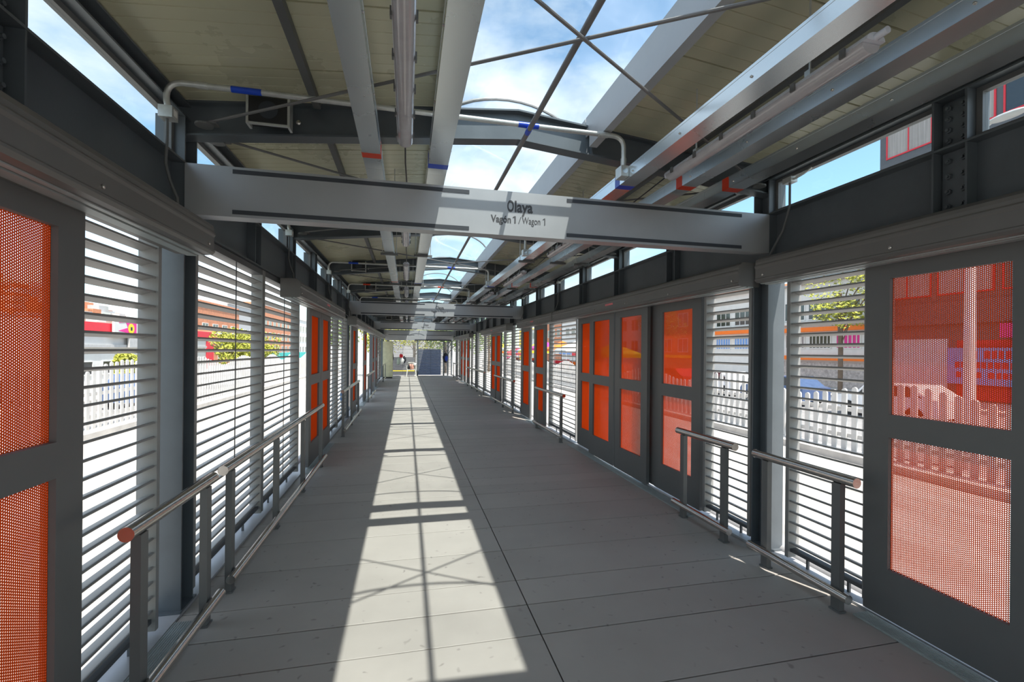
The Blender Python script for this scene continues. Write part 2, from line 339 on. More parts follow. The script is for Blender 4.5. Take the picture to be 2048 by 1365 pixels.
# ------------------------------------------------------------------ roof
ceil = thing('ceiling', 'cream ribbed metal roof panels sloping up to the skylight', 'ceiling', kind='structure')
PW = 0.546
y = Y0 - 0.3; n = 0
XE, XI = 2.31, 0.60
while y < Y1 + 0.4:
    prof = []
    for q in range(6):                                      # shallow ribs, one deeper lap joint
        yb = y + q * PW / 6; d = 0.012 if q == 0 else 0.004; wdt = 0.010 if q == 0 else 0.004
        prof += [(yb + 0.0005, d), (yb + wdt, d), (yb + wdt + 0.002, 0.0), (yb + PW / 6 - 0.001, 0.0)]
    prof += [(y + PW - 0.0005, 0.012), (y + PW - 0.0005, 0.06), (y + 0.0005, 0.06)]
    nn = len(prof)
    for s in (-1, 1):
        vs = [(s * XI, a, rz_top(XI) + b2) for a, b2 in prof] + [(s * XE, a, rz_top(XE) + b2) for a, b2 in prof]
        fs = [(i, (i + 1) % nn, nn + (i + 1) % nn, nn + i) for i in range(nn)] + [tuple(range(nn))[::-1], tuple(range(nn, 2 * nn))]
        MB().add(vs, fs).build('panel', 'cream', ceil)
    y += PW
# rafters every second post
RK = [k for k in range(-6, 20, 2)]
for i, k in enumerate(RK):
    Yc = YK(k)
    r = thing('roof_rafter', ('dark steel roof rafter, %s in view from the camera' % ORD[i - 3] if i > 2 else 'dark steel roof rafter behind or above the camera, %s from the rear' % ORD[i]), 'rafter', (0, Yc, 0))
    xs = [-2.19, -1.4, -0.56, -0.28, 0.0, 0.28, 0.56, 1.4, 2.19]
    for nm, zf0, zf1, hy in (('bottom_flange', lambda X: rz_bot(X), lambda X: rz_bot(X) + 0.012, 0.052), ('web', lambda X: rz_bot(X) + 0.012, lambda X: rz_top(X) - 0.013, 0.006), ('top_flange', lambda X: rz_top(X) - 0.013, lambda X: rz_top(X) - 0.001, 0.052)):
        mb = MB()
        sm = lambda X, f: f(X) + (0.0 if abs(X) > 0.5 else 0.0)
        vs = []
        for X in xs: vs += [(X, -hy, zf0(X)), (X, hy, zf0(X)), (X, hy, zf1(X)), (X, -hy, zf1(X))]
        fs = []
        for q in range(len(xs) - 1):
            for j in range(4): fs.append((q * 4 + j, q * 4 + (j + 1) % 4, q * 4 + 4 + (j + 1) % 4, q * 4 + 4 + j))
        fs += [(0, 1, 2, 3), tuple(len(vs) - 4 + j for j in range(4))]
        mb.add(vs, fs).build(nm, 'steel', r)
    for X in (-0.575, 0.575):
        MB().box(X - 0.006, X + 0.006, -0.05, -0.0065, rz_bot(X) + 0.013, rz_top(X) - 0.014).build('stiffener', 'steel', r)
# purlins (one each side), broken at rafters
for s in (-1, 1):
    p = thing('roof_purlin', 'grey rectangular purlin tube under the %s roof slope' % SIDE[s], 'purlin', (s * 1.36, 0, 0))
    for i in range(len(RK) - 1):
        a, b2 = YK(RK[i]) + 0.087, YK(RK[i + 1]) - 0.087
        zt = rz_top(1.36 + 0.02) - 0.002
        MB().box(-0.022, 0.022, a, b2, zt - 0.052, zt - 0.004).build('tube', 'frame', p)
# skylight: curbs, vaulted sheets, ribs, ridge pipe
sk = thing('skylight', 'long vaulted clear skylight along the middle of the roof', 'skylight')
for i in range(len(RK) - 1):
    a, b2 = YK(RK[i]) + 0.0865, YK(RK[i + 1]) - 0.0865
    for s in (-1, 1):
        x = s * 0.535
        MB().ext([(x, 3.172), (x + s * 0.06, 3.172), (x + s * 0.06, 3.180), (x + s * 0.008, 3.180), (x + s * 0.008, 3.274), (x, 3.274)], a, b2).build('curb_channel', 'curb', sk)
        MB().ext([(x + s * 0.004, 3.278), (x + s * 0.012, 3.278), (x + s * 0.012, 3.42), (x + s * 0.06, 3.42), (x + s * 0.06, 3.426), (x + s * 0.004, 3.426)], a - 0.08, b2 + 0.08).build('flashing', 'curb', sk)
ARC = lambda u, off=0: (0.60 * math.sin(u), 3.43 + off + (0.60 * math.cos(u) - 0.60 * math.cos(1.15)) * 0.62)
ribs = []; yy = 1.44 - 2.15 * 3
while yy < Y1: ribs.append(yy); yy += 2.15
us = [-1.15 + 2.3 * q / 14 for q in range(15)]
edges = [Y0 - 0.3] + ribs + [Y1 + 0.3]
for i in range(len(edges) - 1):
    a, b2 = edges[i] + 0.002, edges[i + 1] - 0.002
    o1 = [ARC(u) for u in us]
    vs = [(px, a, pz) for px, pz in o1] + [(px, b2, pz) for px, pz in o1]; n_ = len(us)
    me = MB().add(vs, [(q, q + 1, n_ + q + 1, n_ + q) for q in range(n_ - 1)]).build('vault_sheet', 'poly', sk, smooth=True)
for yb in ribs:
    MB().tube([(ARC(u, 0.012)[0], yb, ARC(u, 0.012)[1]) for u in us], 0.013, 6).build('rib', 'frame', sk)
# ridge pipe with couplings
rp_ = thing('ridge_conduit', 'galvanised pipe running along the centre line under the skylight', 'pipe')
MB().cyl((0, Y0, 3.112), (0, Y1 - 1.6, 3.112), 0.0165, 10).build('pipe', 'rod', rp_, smooth=True)
for i in range(8): MB().cyl((0, 2.95 - 0.03 + 2.732 * (i - 1), 3.112), (0, 2.95 + 0.03 + 2.732 * (i - 1), 3.112), 0.0185, 10).build('blue_tape', 'blue', rp_, smooth=True)
# crossing tie rods
for i in range(len(RK) - 1):
    a, b2 = YK(RK[i]) + 0.10, YK(RK[i + 1]) - 0.10
    for j, (ya, yb) in enumerate(((a, b2), (b2, a))):
        zz = 3.03 + 0.018 * j
        t_ = thing('tie_rod', 'thin tie rod in the %s, from %s' % ('%s roof bay in view' % ORD[i - 2] if i > 1 else ['rearmost roof bay', 'roof bay behind the camera'][i], ['near left to far right', 'far left to near right'][j]), 'tie rod', (0, 0, 0))
        MB().cyl((-1.98, ya, zz), (1.98, yb, zz), 0.0085, 8).build('rod', 'rod', t_, smooth=True)
        for e, ye in ((-1, ya), (1, yb)):
            MB().box(e * 1.98 - 0.045, e * 1.98 + 0.045, ye - 0.03, ye + 0.03, zz - 0.018, zz - 0.0095).cyl((e * 2.01, ye, zz - 0.03), (e * 2.01, ye, zz - 0.0185), 0.05, 14).build('end_plate', 'frame', t_)

# ------------------------------------------------------------------ sign beams
def text_mesh(body, size, xs, bold, name):
    cu = bpy.data.curves.new(name, 'FONT'); cu.body = body; cu.size = size; cu.align_x = 'LEFT'; cu.extrude = 0.0006; cu.offset = bold; cu.resolution_u = 4
    o = bpy.data.objects.new(name, cu); col.objects.link(o)
    bpy.context.view_layer.update()
    dg = bpy.context.evaluated_depsgraph_get(); me = bpy.data.meshes.new_from_object(o.evaluated_get(dg))
    bpy.data.objects.remove(o, do_unlink=True)
    x0 = min(v.co.x for v in me.vertices); x1 = max(v.co.x for v in me.vertices)
    for v in me.vertices: v.co.x = (v.co.x - x0) / (x1 - x0) * xs
    me.materials.clear(); me.materials.append(M['text']); me.name = name
    return me
LET = [(text_mesh('O', 0.112, 0.049, 0.0030, 'letters'), -0.088, 0.172), (text_mesh('laya', 0.112, 0.134, 0.0032, 'letters'), -0.033, 0.172),
       (text_mesh('Vagón', 0.070, 0.146, 0.0017, 'letters'), -0.206, 0.090), (text_mesh('/', 0.072, 0.022, -0.0004, 'letters'), -0.006, 0.088), (text_mesh('Wagon', 0.070, 0.136, 0.0002, 'letters'), 0.022, 0.090)]
def one(w_, h_, b_):                                 # digit one with a flag
    me = MB().ext([(w_ - b_, 0), (w_, 0), (w_, h_), (w_ - b_ * 0.8, h_), (0, h_ * 0.86), (0, h_ * 0.86 - b_ * 0.75), (w_ - b_, h_ * 0.86)], 0.0, 0.0012, 'z').mesh('letters', 'text'); return me
LET += [(one(0.021, 0.050, 0.0095), -0.046, 0.090), (one(0.017, 0.050, 0.0058), 0.178, 0.090)]
for i, k in enumerate((0, 6, 12, 18)):
    yb = YK(k) - 0.087
    plain = i == 3
    S = thing('sign_beam', ['large silver beam sign reading Olaya Vagón 1 / Wagon 1, nearest', 'silver Olaya beam sign, second along the hall', 'small silver Olaya beam sign, third along the hall', 'plain silver cross beam without lettering before the end louvers'][i], 'sign', (0, yb, 2.47))
    MB().box(-2.115, 2.115, -0.008, 0.0, 0, 0.315).box(-2.115, 2.115, 0.0, 0.10, 0, 0.008).box(-2.115, 2.115, 0.092, 0.10, 0.008, 0.06).box(-2.115, 2.115, 0.0, 0.03, 0.307, 0.315).build('beam', 'sign', S)
    for e in (-1, 1):
        for zz in (0.018, 0.272):
            MB().box(e * 0.36, e * 1.85, -0.0115, -0.0082, zz, zz + 0.026).build('slot_strip', 'strip', S)
    if not plain:
        rot = (math.pi / 2, 0, 0)
        for me_, lx, lz in LET: obj('lettering', me_, S, (lx, -0.0095, lz), None, rot)

# ------------------------------------------------------------------ door headers
screw = MB().cyl((0, 0, 0), (0.006, 0, 0), 0.010, 10).sphere((0.006, 0, 0), 0.004, 0.007, 0.007, 8, 6).mesh('screw', 'stainless', smooth=True)
def header(s, a, b2, label, sticker=True):
    H = thing('door_header', label, 'door header', (s * 2.0, (a + b2) / 2, 2.20))
    l = (b2 - a) / 2
    pts = [(0.105, 0.203), (-0.05, 0.203), (-0.088, 0.178), (-0.094, 0.158), (-0.094, 0.140), (-0.102, 0.130), (-0.102, 0.120), (-0.094, 0.108), (-0.094, 0.034), (-0.099, 0.028), (-0.099, 0.018), (-0.086, 0.004), (-0.05, 0.0), (0.105, 0.0)]
    MB().ext([(s * px, pz) for px, pz in pts], -l, l).build('cover', 'cover', H)
    MB().box(s * -0.045, s * -0.02, -l, l, -0.006, -0.0005).box(s * -0.005, s * 0.05, -l, l, -0.008, -0.0005).build('rail', 'alu', H)
    nsc = max(2, int((b2 - a) / 0.9) + 1)
    for q in range(nsc):
        yy = -l + 0.08 + (2 * l - 0.16) * q / (nsc - 1)
        obj('screw', screw, H, (s * -0.094, yy, 0.055), (-s, 1, 1))
    if sticker:
        MB().box(s * -0.0965, s * -0.0942, -0.12, 0.12, 0.075, 0.10).build('sticker', 'pinklabel', H)
    return H
header(-1, -4.5, -1.0, 'grey door header on the left wall behind the camera', False)
header(-1, -0.9, 3.07, 'large grey door header over the nearest left door', False)
header(-1, 5.33, 9.03, 'grey door header over the double door in the middle of the left wall')
header(-1, 11.04, 18.0, 'long grey door header over the far left doors')
header(-1, 18.03, 25.1, 'grey door header over the last left doors before the cream cabinet')
header(1, -4.5, -1.0, 'grey door header on the right wall behind the camera', False)
header(1, -0.9, 3.10, 'large grey door header over the nearest right door', False)
header(1, 3.285, 8.30, 'long grey door header over the four orange right doors')
header(1, 8.33, 11.2, 'grey door header over the second pair of right doors')
header(1, 12.44, 16.98, 'grey door header over the third pair of right doors')
header(1, 20.26, 27.0, 'grey door header over the farthest right doors')

# ------------------------------------------------------------------ sliding doors with perforated red panels
def perf_mesh(wd, ht, p=0.0104, r=0.0041, th=0.0031):
    cx = p * math.sqrt(3) / 2; nc = int(wd / cx); nr = int(ht / p)
    y0 = -(nc - 1) * cx / 2; z0 = -(nr - 1) * p / 2
    R = p / math.sqrt(3)
    ang = [math.radians(60 * i) for i in range(6)]
    hx = [(math.cos(a), math.sin(a)) for a in ang]
    V = []; Fc = []
    for i in range(nc):
        for j in range(nr):
            cy = y0 + i * cx; cz = z0 + (j + (0.5 if i % 2 else 0)) * p; n = len(V)
            for xx in (-th / 2, th / 2):
                V += [(xx, cy + R * a, cz + R * b2) for a, b2 in hx]
                V += [(xx, cy + r * a, cz + r * b2) for a, b2 in hx]
            for q in range(6):
                q2 = (q + 1) % 6
                Fc.append((n + q, n + 6 + q, n + 6 + q2, n + q2))
                Fc.append((n + 12 + q, n + 12 + q2, n + 18 + q2, n + 18 + q))
                Fc.append((n + 6 + q, n + 18 + q, n + 18 + q2, n + 6 + q2))
    me = bpy.data.meshes.new('perforated_panel'); me.from_pydata(V, [], Fc); me.materials.append(M['perf']); me.update()
    return me
PERF = perf_mesh(0.60, 0.85)
LW, LH = 0.88, 2.205
pane_y = (-0.29, 0.29); pane_z = ((0.300, 1.105), (1.245, 2.075))
mb = MB(); l = LW / 2; th = 0.02
mb.box(-th, th, -l, pane_y[0], 0, LH).box(-th, th, pane_y[1], l, 0, LH)
for za, zb in ((0, 0.300), (1.105, 1.245), (2.075, LH)): mb.box(-th, th, pane_y[0], pane_y[1], za, zb)
LEAF = mb.mesh('leaf_frame', 'frame')
SEAL = MB().box(-0.012, 0.012, -0.006, 0.006, 0, LH).mesh('rubber_seal', 'black')
BEAD = MB().box(-0.003, 0.003, pane_y[0], pane_y[1], 0, 0.010).mesh('bead', 'strip')
dn = 0
def leaf(s, a, x, label, seal=0, jamb=0):
    global dn; dn += 1
    D = thing('door_%d' % dn, label, 'door', (s * x, a + LW / 2, 0.035), kind='structure')
    obj('leaf_frame', LEAF, D)
    for za, zb in pane_z: obj('perforated_panel', PERF, D, (s * 0.006, 0, (za + zb) / 2), (1, 1, ((zb - za) + 0.004) / 0.842 if False else 1))
    if jamb: MB().box(-0.012, 0.012, LW / 2 + 0.001, LW / 2 + 0.30, 0, LH).build('jamb', 'frame', D)
    if seal: obj('rubber_seal', SEAL, D, (0, seal * (LW / 2 + 0.013), 0), (1, 2, 1))
leaf(1, 1.47, 2.105, 'nearest right sliding door with red perforated panels')
leaf(1, 0.60, 2.105, 'right sliding door beside the camera')
leaf(1, 4.10, 2.155, 'orange perforated door leaf next to the right louvers, nearest of four', 0, 1)
leaf(1, 5.04, 2.085, 'orange perforated door leaf, second of the four right doors', 1)
leaf(1, 5.965, 2.085, 'orange perforated door leaf, third of the four right doors')
leaf(1, 6.65, 2.155, 'orange perforated door leaf, farthest of the four right doors')
leaf(1, 9.24, 2.085, 'orange door leaf of the second right pair, nearer one')
leaf(1, 10.43, 2.085, 'orange door leaf of the second right pair, farther one')
leaf(1, 13.90, 2.085, 'orange door leaf of the third right pair, nearer one', 1)
leaf(1, 14.78, 2.085, 'orange door leaf of the third right pair, farther one')
leaf(1, 21.3, 2.085, 'far orange door leaf on the right wall, nearest of the last three')
leaf(1, 22.6, 2.085, 'far orange door leaf on the right wall, middle of the last three')
leaf(1, 23.9, 2.085, 'far orange door leaf on the right wall, farthest of the last three')
leaf(-1, 1.375, 2.105, 'nearest left sliding door with red perforated panels')
leaf(-1, 0.50, 2.105, 'left sliding door beside the camera')
leaf(-1, 6.66, 2.085, 'orange door leaf of the middle left pair, nearer one', 1)
leaf(-1, 7.55, 2.085, 'orange door leaf of the middle left pair, farther one')
leaf(-1, 11.75, 2.085, 'single orange door leaf just past the second left column')
leaf(-1, 14.85, 2.085, 'orange door leaf beside the open gap in the left wall')
leaf(-1, 18.45, 2.085, 'far orange door leaf on the left wall past the open gap')
leaf(-1, 20.3, 2.085, 'last orange door leaf on the left wall')

# ------------------------------------------------------------------ louvre panels
SD = 0.074
SLP = [(-SD / 2, 0.004), (-SD / 2 + 0.003, 0.0065), (-SD / 2 + 0.010, 0.006), (SD / 2, -0.0155), (SD / 2, -0.0185), (-SD / 2 + 0.010, 0.001), (-SD / 2 + 0.008, -0.0055), (-SD / 2, -0.0055)]
SLAT = MB().ext(SLP, -0.5, 0.5).mesh('slat', 'louver')
def louver(s, a, b2, label, rods=None, z0=0.05, z1=2.404):
    Lv = thing('louver_panel', label, 'louver panel', (s * 2.19, (a + b2) / 2, z0))
    l = (b2 - a) / 2; e = 0.032; h = z1 - z0; dx = 0.05
    MB().box(-dx, dx, -l, -l + e, 0, h).build('jamb', 'louver', Lv); MB().box(-dx, dx, l - e, l, 0, h).build('jamb', 'louver', Lv)
    MB().box(-dx, dx, -l + e, l - e, h - 0.05, h).build('head_rail', 'lframe', Lv)
    MB().box(-dx * 0.6, dx * 0.6, -l + e, l - e, 0.045, 0.07).build('bottom_rail', 'lframe', Lv)
    for q in (-0.5, 0.5): MB().box(-0.008, 0.008, q * l - 0.008, q * l + 0.008, -0.035, 0.045).build('foot', 'lframe', Lv)
    z = 0.115; k = 0
    while z < h - 0.06:
        obj('slat', SLAT, Lv, (0, 0, z), (s * -1 * 0 + (1 if s > 0 else -1), 2 * (l - e) - 0.002, 1)); z += 0.0815
    if rods is None: rods = [0] if (b2 - a) > 1.0 else []
    for q in rods: MB().box(-0.052, -0.047, q - 0.006, q + 0.006, 0.07, h - 0.05).build('tie_bar', 'lframe', Lv) if s > 0 else MB().box(0.047, 0.052, q - 0.006, q + 0.006, 0.07, h - 0.05).build('tie_bar', 'lframe', Lv)
RL = [(-4.7, -3.0), (-2.9, -1.4), (-1.3, 0.55), (2.37, 3.03), (3.41, 4.06), (7.62, 9.22), (11.62, 12.70), (12.75, 13.85), (15.7, 17.5), (17.55, 19.50), (19.85, 21.25), (24.85, 26.2), (26.25, 27.65)]
RLn = ['behind the camera, rear', 'behind the camera, middle', 'beside the camera', 'between the nearest red door and the nearest column', 'between the nearest column and the four orange doors', 'between the four orange doors and the second pair',
       'just past the second column', 'before the third pair of doors', 'past the third pair of doors', 'before the third column', 'just past the third column', 'past the last orange doors', 'before the end column']
for (a, b2), n in zip(RL, RLn): louver(1, a, b2, 'slatted louver panel in right wall ' + n)
LL = [(-4.7, -3.0), (-2.9, -1.4), (-1.3, 0.45), (2.27, 2.985), (3.42, 4.88), (4.90, 6.42), (8.44, 9.82), (9.85, 11.28), (12.65, 13.7), (21.2, 23.0), (23.05, 25.0)]
LLn = ['behind the camera, rear', 'behind the camera, middle', 'beside the camera', 'between the nearest red door and the nearest column', 'just past the nearest column', 'before the middle double door',
       'just past the middle double door', 'before the second column', 'past the single orange leaf', 'past the last orange leaf', 'before the cream cabinet']
for (a, b2), n in zip(LL, LLn): louver(-1, a, b2, 'slatted louver panel in left wall ' + n)

# ------------------------------------------------------------------ aluminium thresholds
def sill(s, a, b2, label):
    S = thing('door_sill', label, 'door sill', (s * 2.045, (a + b2) / 2, 0.0016))
    l = (b2 - a) / 2
    MB().box(-0.065, 0.060, -l, l, 0, 0.006).build('plate', 'alu', S)
    mb = MB()
    for q in range(9): mb.box(-0.060 + q * 0.013, -0.060 + q * 0.013 + 0.006, -l, l, 0.006, 0.0095)
    mb.build('ribs', 'alu', S)
for s, a, b2, n in ((1, -0.6, 2.33, 'under the nearest right door'), (1, 4.06, 7.60, 'under the four orange right doors'), (1, 9.2, 11.35, 'under the second right pair of doors'), (1, 13.86, 15.7, 'under the third right pair of doors'), (1, 21.25, 24.8, 'under the farthest right doors'),
                    (-1, -0.6, 3.10, 'under the nearest left door and louvers'), (-1, 6.45, 8.44, 'under the middle left double door'), (-1, 11.7, 12.63, 'under the single left leaf'), (-1, 13.75, 21.15, 'along the far left doors')):
    sill(s, a, b2, 'ribbed aluminium door sill ' + n)

# ------------------------------------------------------------------ stainless guard rails
CAP = None
def rail(s, a, b2, posts, label):
    Rr = thing('guard_rail', label, 'guard rail', (s * 1.93, a, 0))
    L_ = b2 - a
    MB().cyl((0, 0.003, 0.85), (0, L_ - 0.003, 0.85), 0.0310, 20).build('handrail', 'stainless', Rr, smooth=True)
    for e, q in ((0, -1), (L_, 1)): MB().cyl((0, e - 0.004, 0.85), (0, e + 0.004, 0.85), 0.0320, 20).build('end_cap', 'stainless', Rr, smooth=True)
    MB().cyl((-s * 0.049, 0.0, 0.135), (-s * 0.049, L_, 0.135), 0.0285, 18).build('kick_rail', 'stainless', Rr, smooth=True)
    for p in posts:
        yy = p - a
        MB().box(-0.02, 0.02, yy - 0.03, yy + 0.03, 0.012, 0.819).build('post', 'frame', Rr)
        MB().box(-0.028, 0.028, yy - 0.038, yy + 0.038, 0.0015, 0.012).build('base_plate', 'frame', Rr)
rail(-1, 2.26, 3.15, (2.36, 3.05), 'short steel guard rail in front of the nearest left louvers')
rail(-1, 3.31, 6.86, (3.44, 4.56, 5.66, 6.78), 'long steel guard rail along the left louvers')
rail(-1, 8.95, 11.9, (9.05, 10.4, 11.8), 'steel guard rail with a blue switch box, second column on the left')
rail(-1, 14.6, 17.3, (14.75, 16.0, 17.15), 'far left steel guard rail beside the open gap')
rail(-1, 23.6, 26.3, (23.8, 26.1), 'last left steel guard rail in front of the cream cabinet')
rail(1, 2.27, 3.11, (2.39, 2.99), 'short steel guard rail at the nearest right louvers')
rail(1, 3.34, 4.17, (3.47, 4.07), 'short steel guard rail between the nearest column and the orange doors')
rail(1, 7.66, 9.47, (7.80, 9.36), 'steel guard rail before the second pair of right doors')
rail(1, 11.5, 14.2, (11.65, 12.9, 14.05), 'steel guard rail before the third pair of right doors')
rail(1, 16.1, 21.0, (16.3, 17.9, 19.4, 20.8), 'far right long steel guard rail')
rail(1, 25.0, 27.4, (25.2, 27.2), 'last right steel guard rail near the backpack')

# ------------------------------------------------------------------ ceiling services
def duct(x0, x1, label, tapes):
    D = thing('cable_duct', label, 'cable duct', ((x0 + x1) / 2, 0, 2.85))
    hw = (x1 - x0) / 2; h = 0.08; a, b2 = Y0 + 0.2, Y1 - 2.2
    n = 0; y = a; cuts = [a, 0.45] + [0.45 + 2.732 * i for i in range(1, 11)]
    cuts = [c for c in cuts if c < b2] + [b2]
    for i in range(len(cuts) - 1):
        MB().box(-hw, hw, cuts[i] + 0.0008, cuts[i + 1] - 0.0008, 0, h).box(-hw - 0.0015, hw + 0.0015, cuts[i] + 0.001, cuts[i + 1] - 0.001, h - 0.012, h + 0.002).build('tray', 'galv', D)
    for yt, c in tapes:
        MB().box(-hw - 0.002, hw + 0.002, yt, yt + 0.07, -0.0012, h + 0.003).build('tape', c, D)
    for yc in cuts[1:-1]:
        if yc < 4.0: continue
        MB().box(-hw - 0.05, hw + 0.05, yc - 0.02, yc + 0.02, -0.026, -0.0015).build('hanger_bar', 'frame', D)
        for e in (-1, 1): MB().cyl((e * (hw + 0.03), yc, -0.03), (e * (hw + 0.03), yc, rz_top((x0 + x1) / 2) - 2.85 - 0.03), 0.004, 6).build('hanger_rod', 'boxp', D)
    for yy in (1.2, 1.75, 2.3, 2.85):
        for e in (-1, 1): MB().sphere((e * (hw + 0.003), yy, 0.03), 0.005, 0.006, 0.006, 8, 6).build('screw', 'stainless', D)
T = lambda c, first=2.98: [(first + 2.732 * 2 * i, c) for i in range(5)]
duct(-1.055, -0.945, 'galvanised cable duct, leftmost under the roof, with red tape', T('redtape', 2.93))
duct(-0.650, -0.525, 'galvanised cable duct along the left edge of the skylight, with blue tape', T('blue', 3.0))
duct(0.71, 0.83, 'galvanised cable duct along the right edge of the skylight, with blue tape', T('blue', 3.05))
duct(1.15, 1.265, 'galvanised cable duct in the middle of the right roof slope, with red tape', T('redtape', 2.95))
duct(1.50, 1.625, 'galvanised cable duct nearest the right wall, with red tape', T('redtape', 2.90))
# sealed tube lights
LTS = [(-4.05 + 2.732 * i, -2.62 + 2.732 * i) for i in range(2, 11)]
for s, xx, zz in ((-1, -0.797, 2.90), (1, 0.985, 2.865)):
    for i, (a, b2) in enumerate(LTS):
        Lt = thing('tube_light', 'sealed grey tube light over the %s side, %s from the camera' % (SIDE[s], ORD[i]), 'light fixture', (xx, a, zz))
        l = b2 - a
        pr = [(0.045 * math.cos(q), 0.032 * math.sin(q)) for q in [math.pi * j / 8 for j in range(9)]]
        MB().ext([(0.045, 0.0)] + pr[1:-1] + [(-0.045, 0.0)], 0, l).build('housing', 'fixture', Lt, smooth=True)
        pl = [(0.043 * math.cos(q), -0.001 - 0.038 * math.sin(q)) for q in [math.pi * j / 8 for j in range(9)]]
        MB().ext(pl, 0.02, l - 0.02).build('diffuser', 'lens', Lt, smooth=True)
        for q in range(6):
            yy = 0.1 + (l - 0.2) * q / 5
            for e in (-1, 1): MB().box(e * 0.044, e * 0.052, yy - 0.012, yy + 0.012, -0.016, 0.020).build('clip', 'frame', Lt)
        for q in (0.3, l - 0.3):
            MB().box(-0.015, 0.015, q - 0.015, q + 0.015, 0.033, 0.06).cyl((0, q, 0.06), (0, q, rz_top(xx) - zz - 0.004), 0.005, 6).build('hanger', 'boxp', Lt)
        for yy, d in ((0, -1), (l, 1)): MB().cyl((0, yy, 0.012), (0, yy + d * 0.045, 0.012), 0.014, 10).build('gland', 'fixture', Lt, smooth=True)
        if i < len(LTS) - 1: MB().tube([(0, l + 0.045, 0.012), (0, l + 0.3, -0.005), (0.01, l + 0.65, -0.02), (0, l + 0.95, -0.005), (0, l + 1.25, 0.012)], 0.005, 6).build('cable', 'black', Lt, smooth=True)
# conduits across the hall with junction boxes
def bend(p0, p1, p2, n=7):
    p0, p1, p2 = Vector(p0), Vector(p1), Vector(p2)
    return [p0 * (1 - u) ** 2 + p1 * 2 * u * (1 - u) + p2 * u * u for u in [i / n for i in range(n + 1)]]
for i, (yc, c) in enumerate(((2.95, 'blue'), (5.68, 'redtape'), (8.41, 'blue'), (11.12, 'redtape'), (13.87, 'blue'), (16.6, 'redtape'))):
    C_ = thing('cross_conduit', 'conduit with %s tape crossing under the roof, %s from camera' % ({'blue': 'blue', 'redtape': 'red'}[c], ORD[i]), 'conduit', (0, yc, 0))
    zc = 3.155 if i else 3.165
    zc = 3.19
    z_l = 2.995
    pts = bend((-2.10, 0, 3.0), (-2.14, 0, 3.16), (-2.00, 0, 3.148), 8) + [Vector((-1.4, 0, 3.149)), Vector((0.40, 0, 3.15))] + bend((0.60, 0, 3.15), (0.69, 0, 3.15), (0.69, 0, 3.07), 8) + [Vector((0.69, 0, 2.935))]
    MB().tube(pts, 0.0165, 10).build('pipe', 'boxp', C_, smooth=True)
    for p, q in (((-1.96, 0, 3.148), (-1.90, 0, 3.148)), ((0.50, 0, 3.15), (0.57, 0, 3.15)), ((0.69, 0, 2.95), (0.69, 0, 3.0))): MB().cyl(p, q, 0.0195, 10).build('coupling', 'boxp', C_, smooth=True)
    MB().cyl((-1.78, 0, 3.1485), (-1.62, 0, 3.1487), 0.0180, 10).build('tape', c, C_, smooth=True)
    MB().cyl((-0.07, 0, 3.1498), (0.07, 0, 3.1498), 0.0180, 10).build('tape', c, C_, smooth=True)
    MB().box(0.652, 0.708, -0.045, 0.045, 2.862, 2.935).build('junction_box', 'boxp', C_)
    MB().cyl((0.68, -0.0455, 2.90), (0.68, -0.0475, 2.90), 0.02, 14).build('knockout', 'galv', C_)
    MB().box(-2.135, -2.065, -0.035, 0.035, 2.935, 3.0).build('wall_box', 'boxp', C_)
    MB().box(-2.064, -2.062, -0.018, 0.018, 2.95, 2.985).build('label', 'white', C_)
    MB().tube([(-2.10, -0.01, 2.935), (-2.10, -0.01, 2.80), (-2.105, -0.01, 2.70)] + bend((-2.105, -0.01, 2.68), (-2.09, 0.0, 2.58), (-2.055, 0.01, 2.50), 6) + [Vector((-2.05, 0.01, 2.41))], 0.0085, 8).build('flexible_conduit', 'cable', C_, smooth=True)
# right wall boxes with flexible conduits
for i, yc in enumerate((2.93, 8.4, 11.15, 16.6)):
    C_ = thing('wall_conduit', 'flexible conduit dropping from a small right wall box, %s from camera' % ORD[i], 'conduit', (2.06, yc, 0))
    MB().box(-0.03, 0.03, -0.04, 0.04, 2.945, 2.985).build('junction_box', 'boxp', C_)
    MB().tube(bend((0.0, -0.04, 2.965), (0.0, -0.14, 2.97), (0.06, -0.13, 3.02), 6), 0.008, 8).build('upper_pipe', 'boxp', C_, smooth=True)
    MB().tube([(0, 0, 2.945), (0.0, 0, 2.83)] + bend((0.0, 0, 2.78), (0.0, 0.02, 2.70), (0.03, 0.09, 2.62), 6) + bend((0.03, 0.10, 2.60), (0.03, 0.17, 2.52), (-0.03, 0.17, 2.41), 6), 0.0085, 8).build('flexible_conduit', 'cable', C_, smooth=True)
# loudspeakers on the left rafters
for i, k in enumerate((0, 4, 6, 10, 14)):
    Sp = thing('loudspeaker', 'black boxed loudspeaker on left of the rafters, %s from the camera' % ORD[i], 'loudspeaker', (-1.63, YK(k) - 0.09, 3.035))
    MB().box(-0.11, 0.11, -0.08, -0.004, 0.02, 0.172).build('cabinet', 'black', Sp)
    mb = MB()
    mb.box(-0.125, -0.111, -0.085, -0.004, 0.0, 0.18).box(0.111, 0.125, -0.085, -0.004, 0.0, 0.18).box(-0.11, 0.11, -0.085, -0.07, 0.0, 0.012)
    mb.build('bracket', 'boxp', Sp)
    MB().cyl((0, -0.0805, 0.095), (0, -0.084, 0.095), 0.055, 18).build('cone', 'strip', Sp, smooth=True)
    MB().sphere((0.16, -0.012, 0.07), 0.016, 0.008, 0.016).build('bolt', 'stainless', Sp, smooth=True)
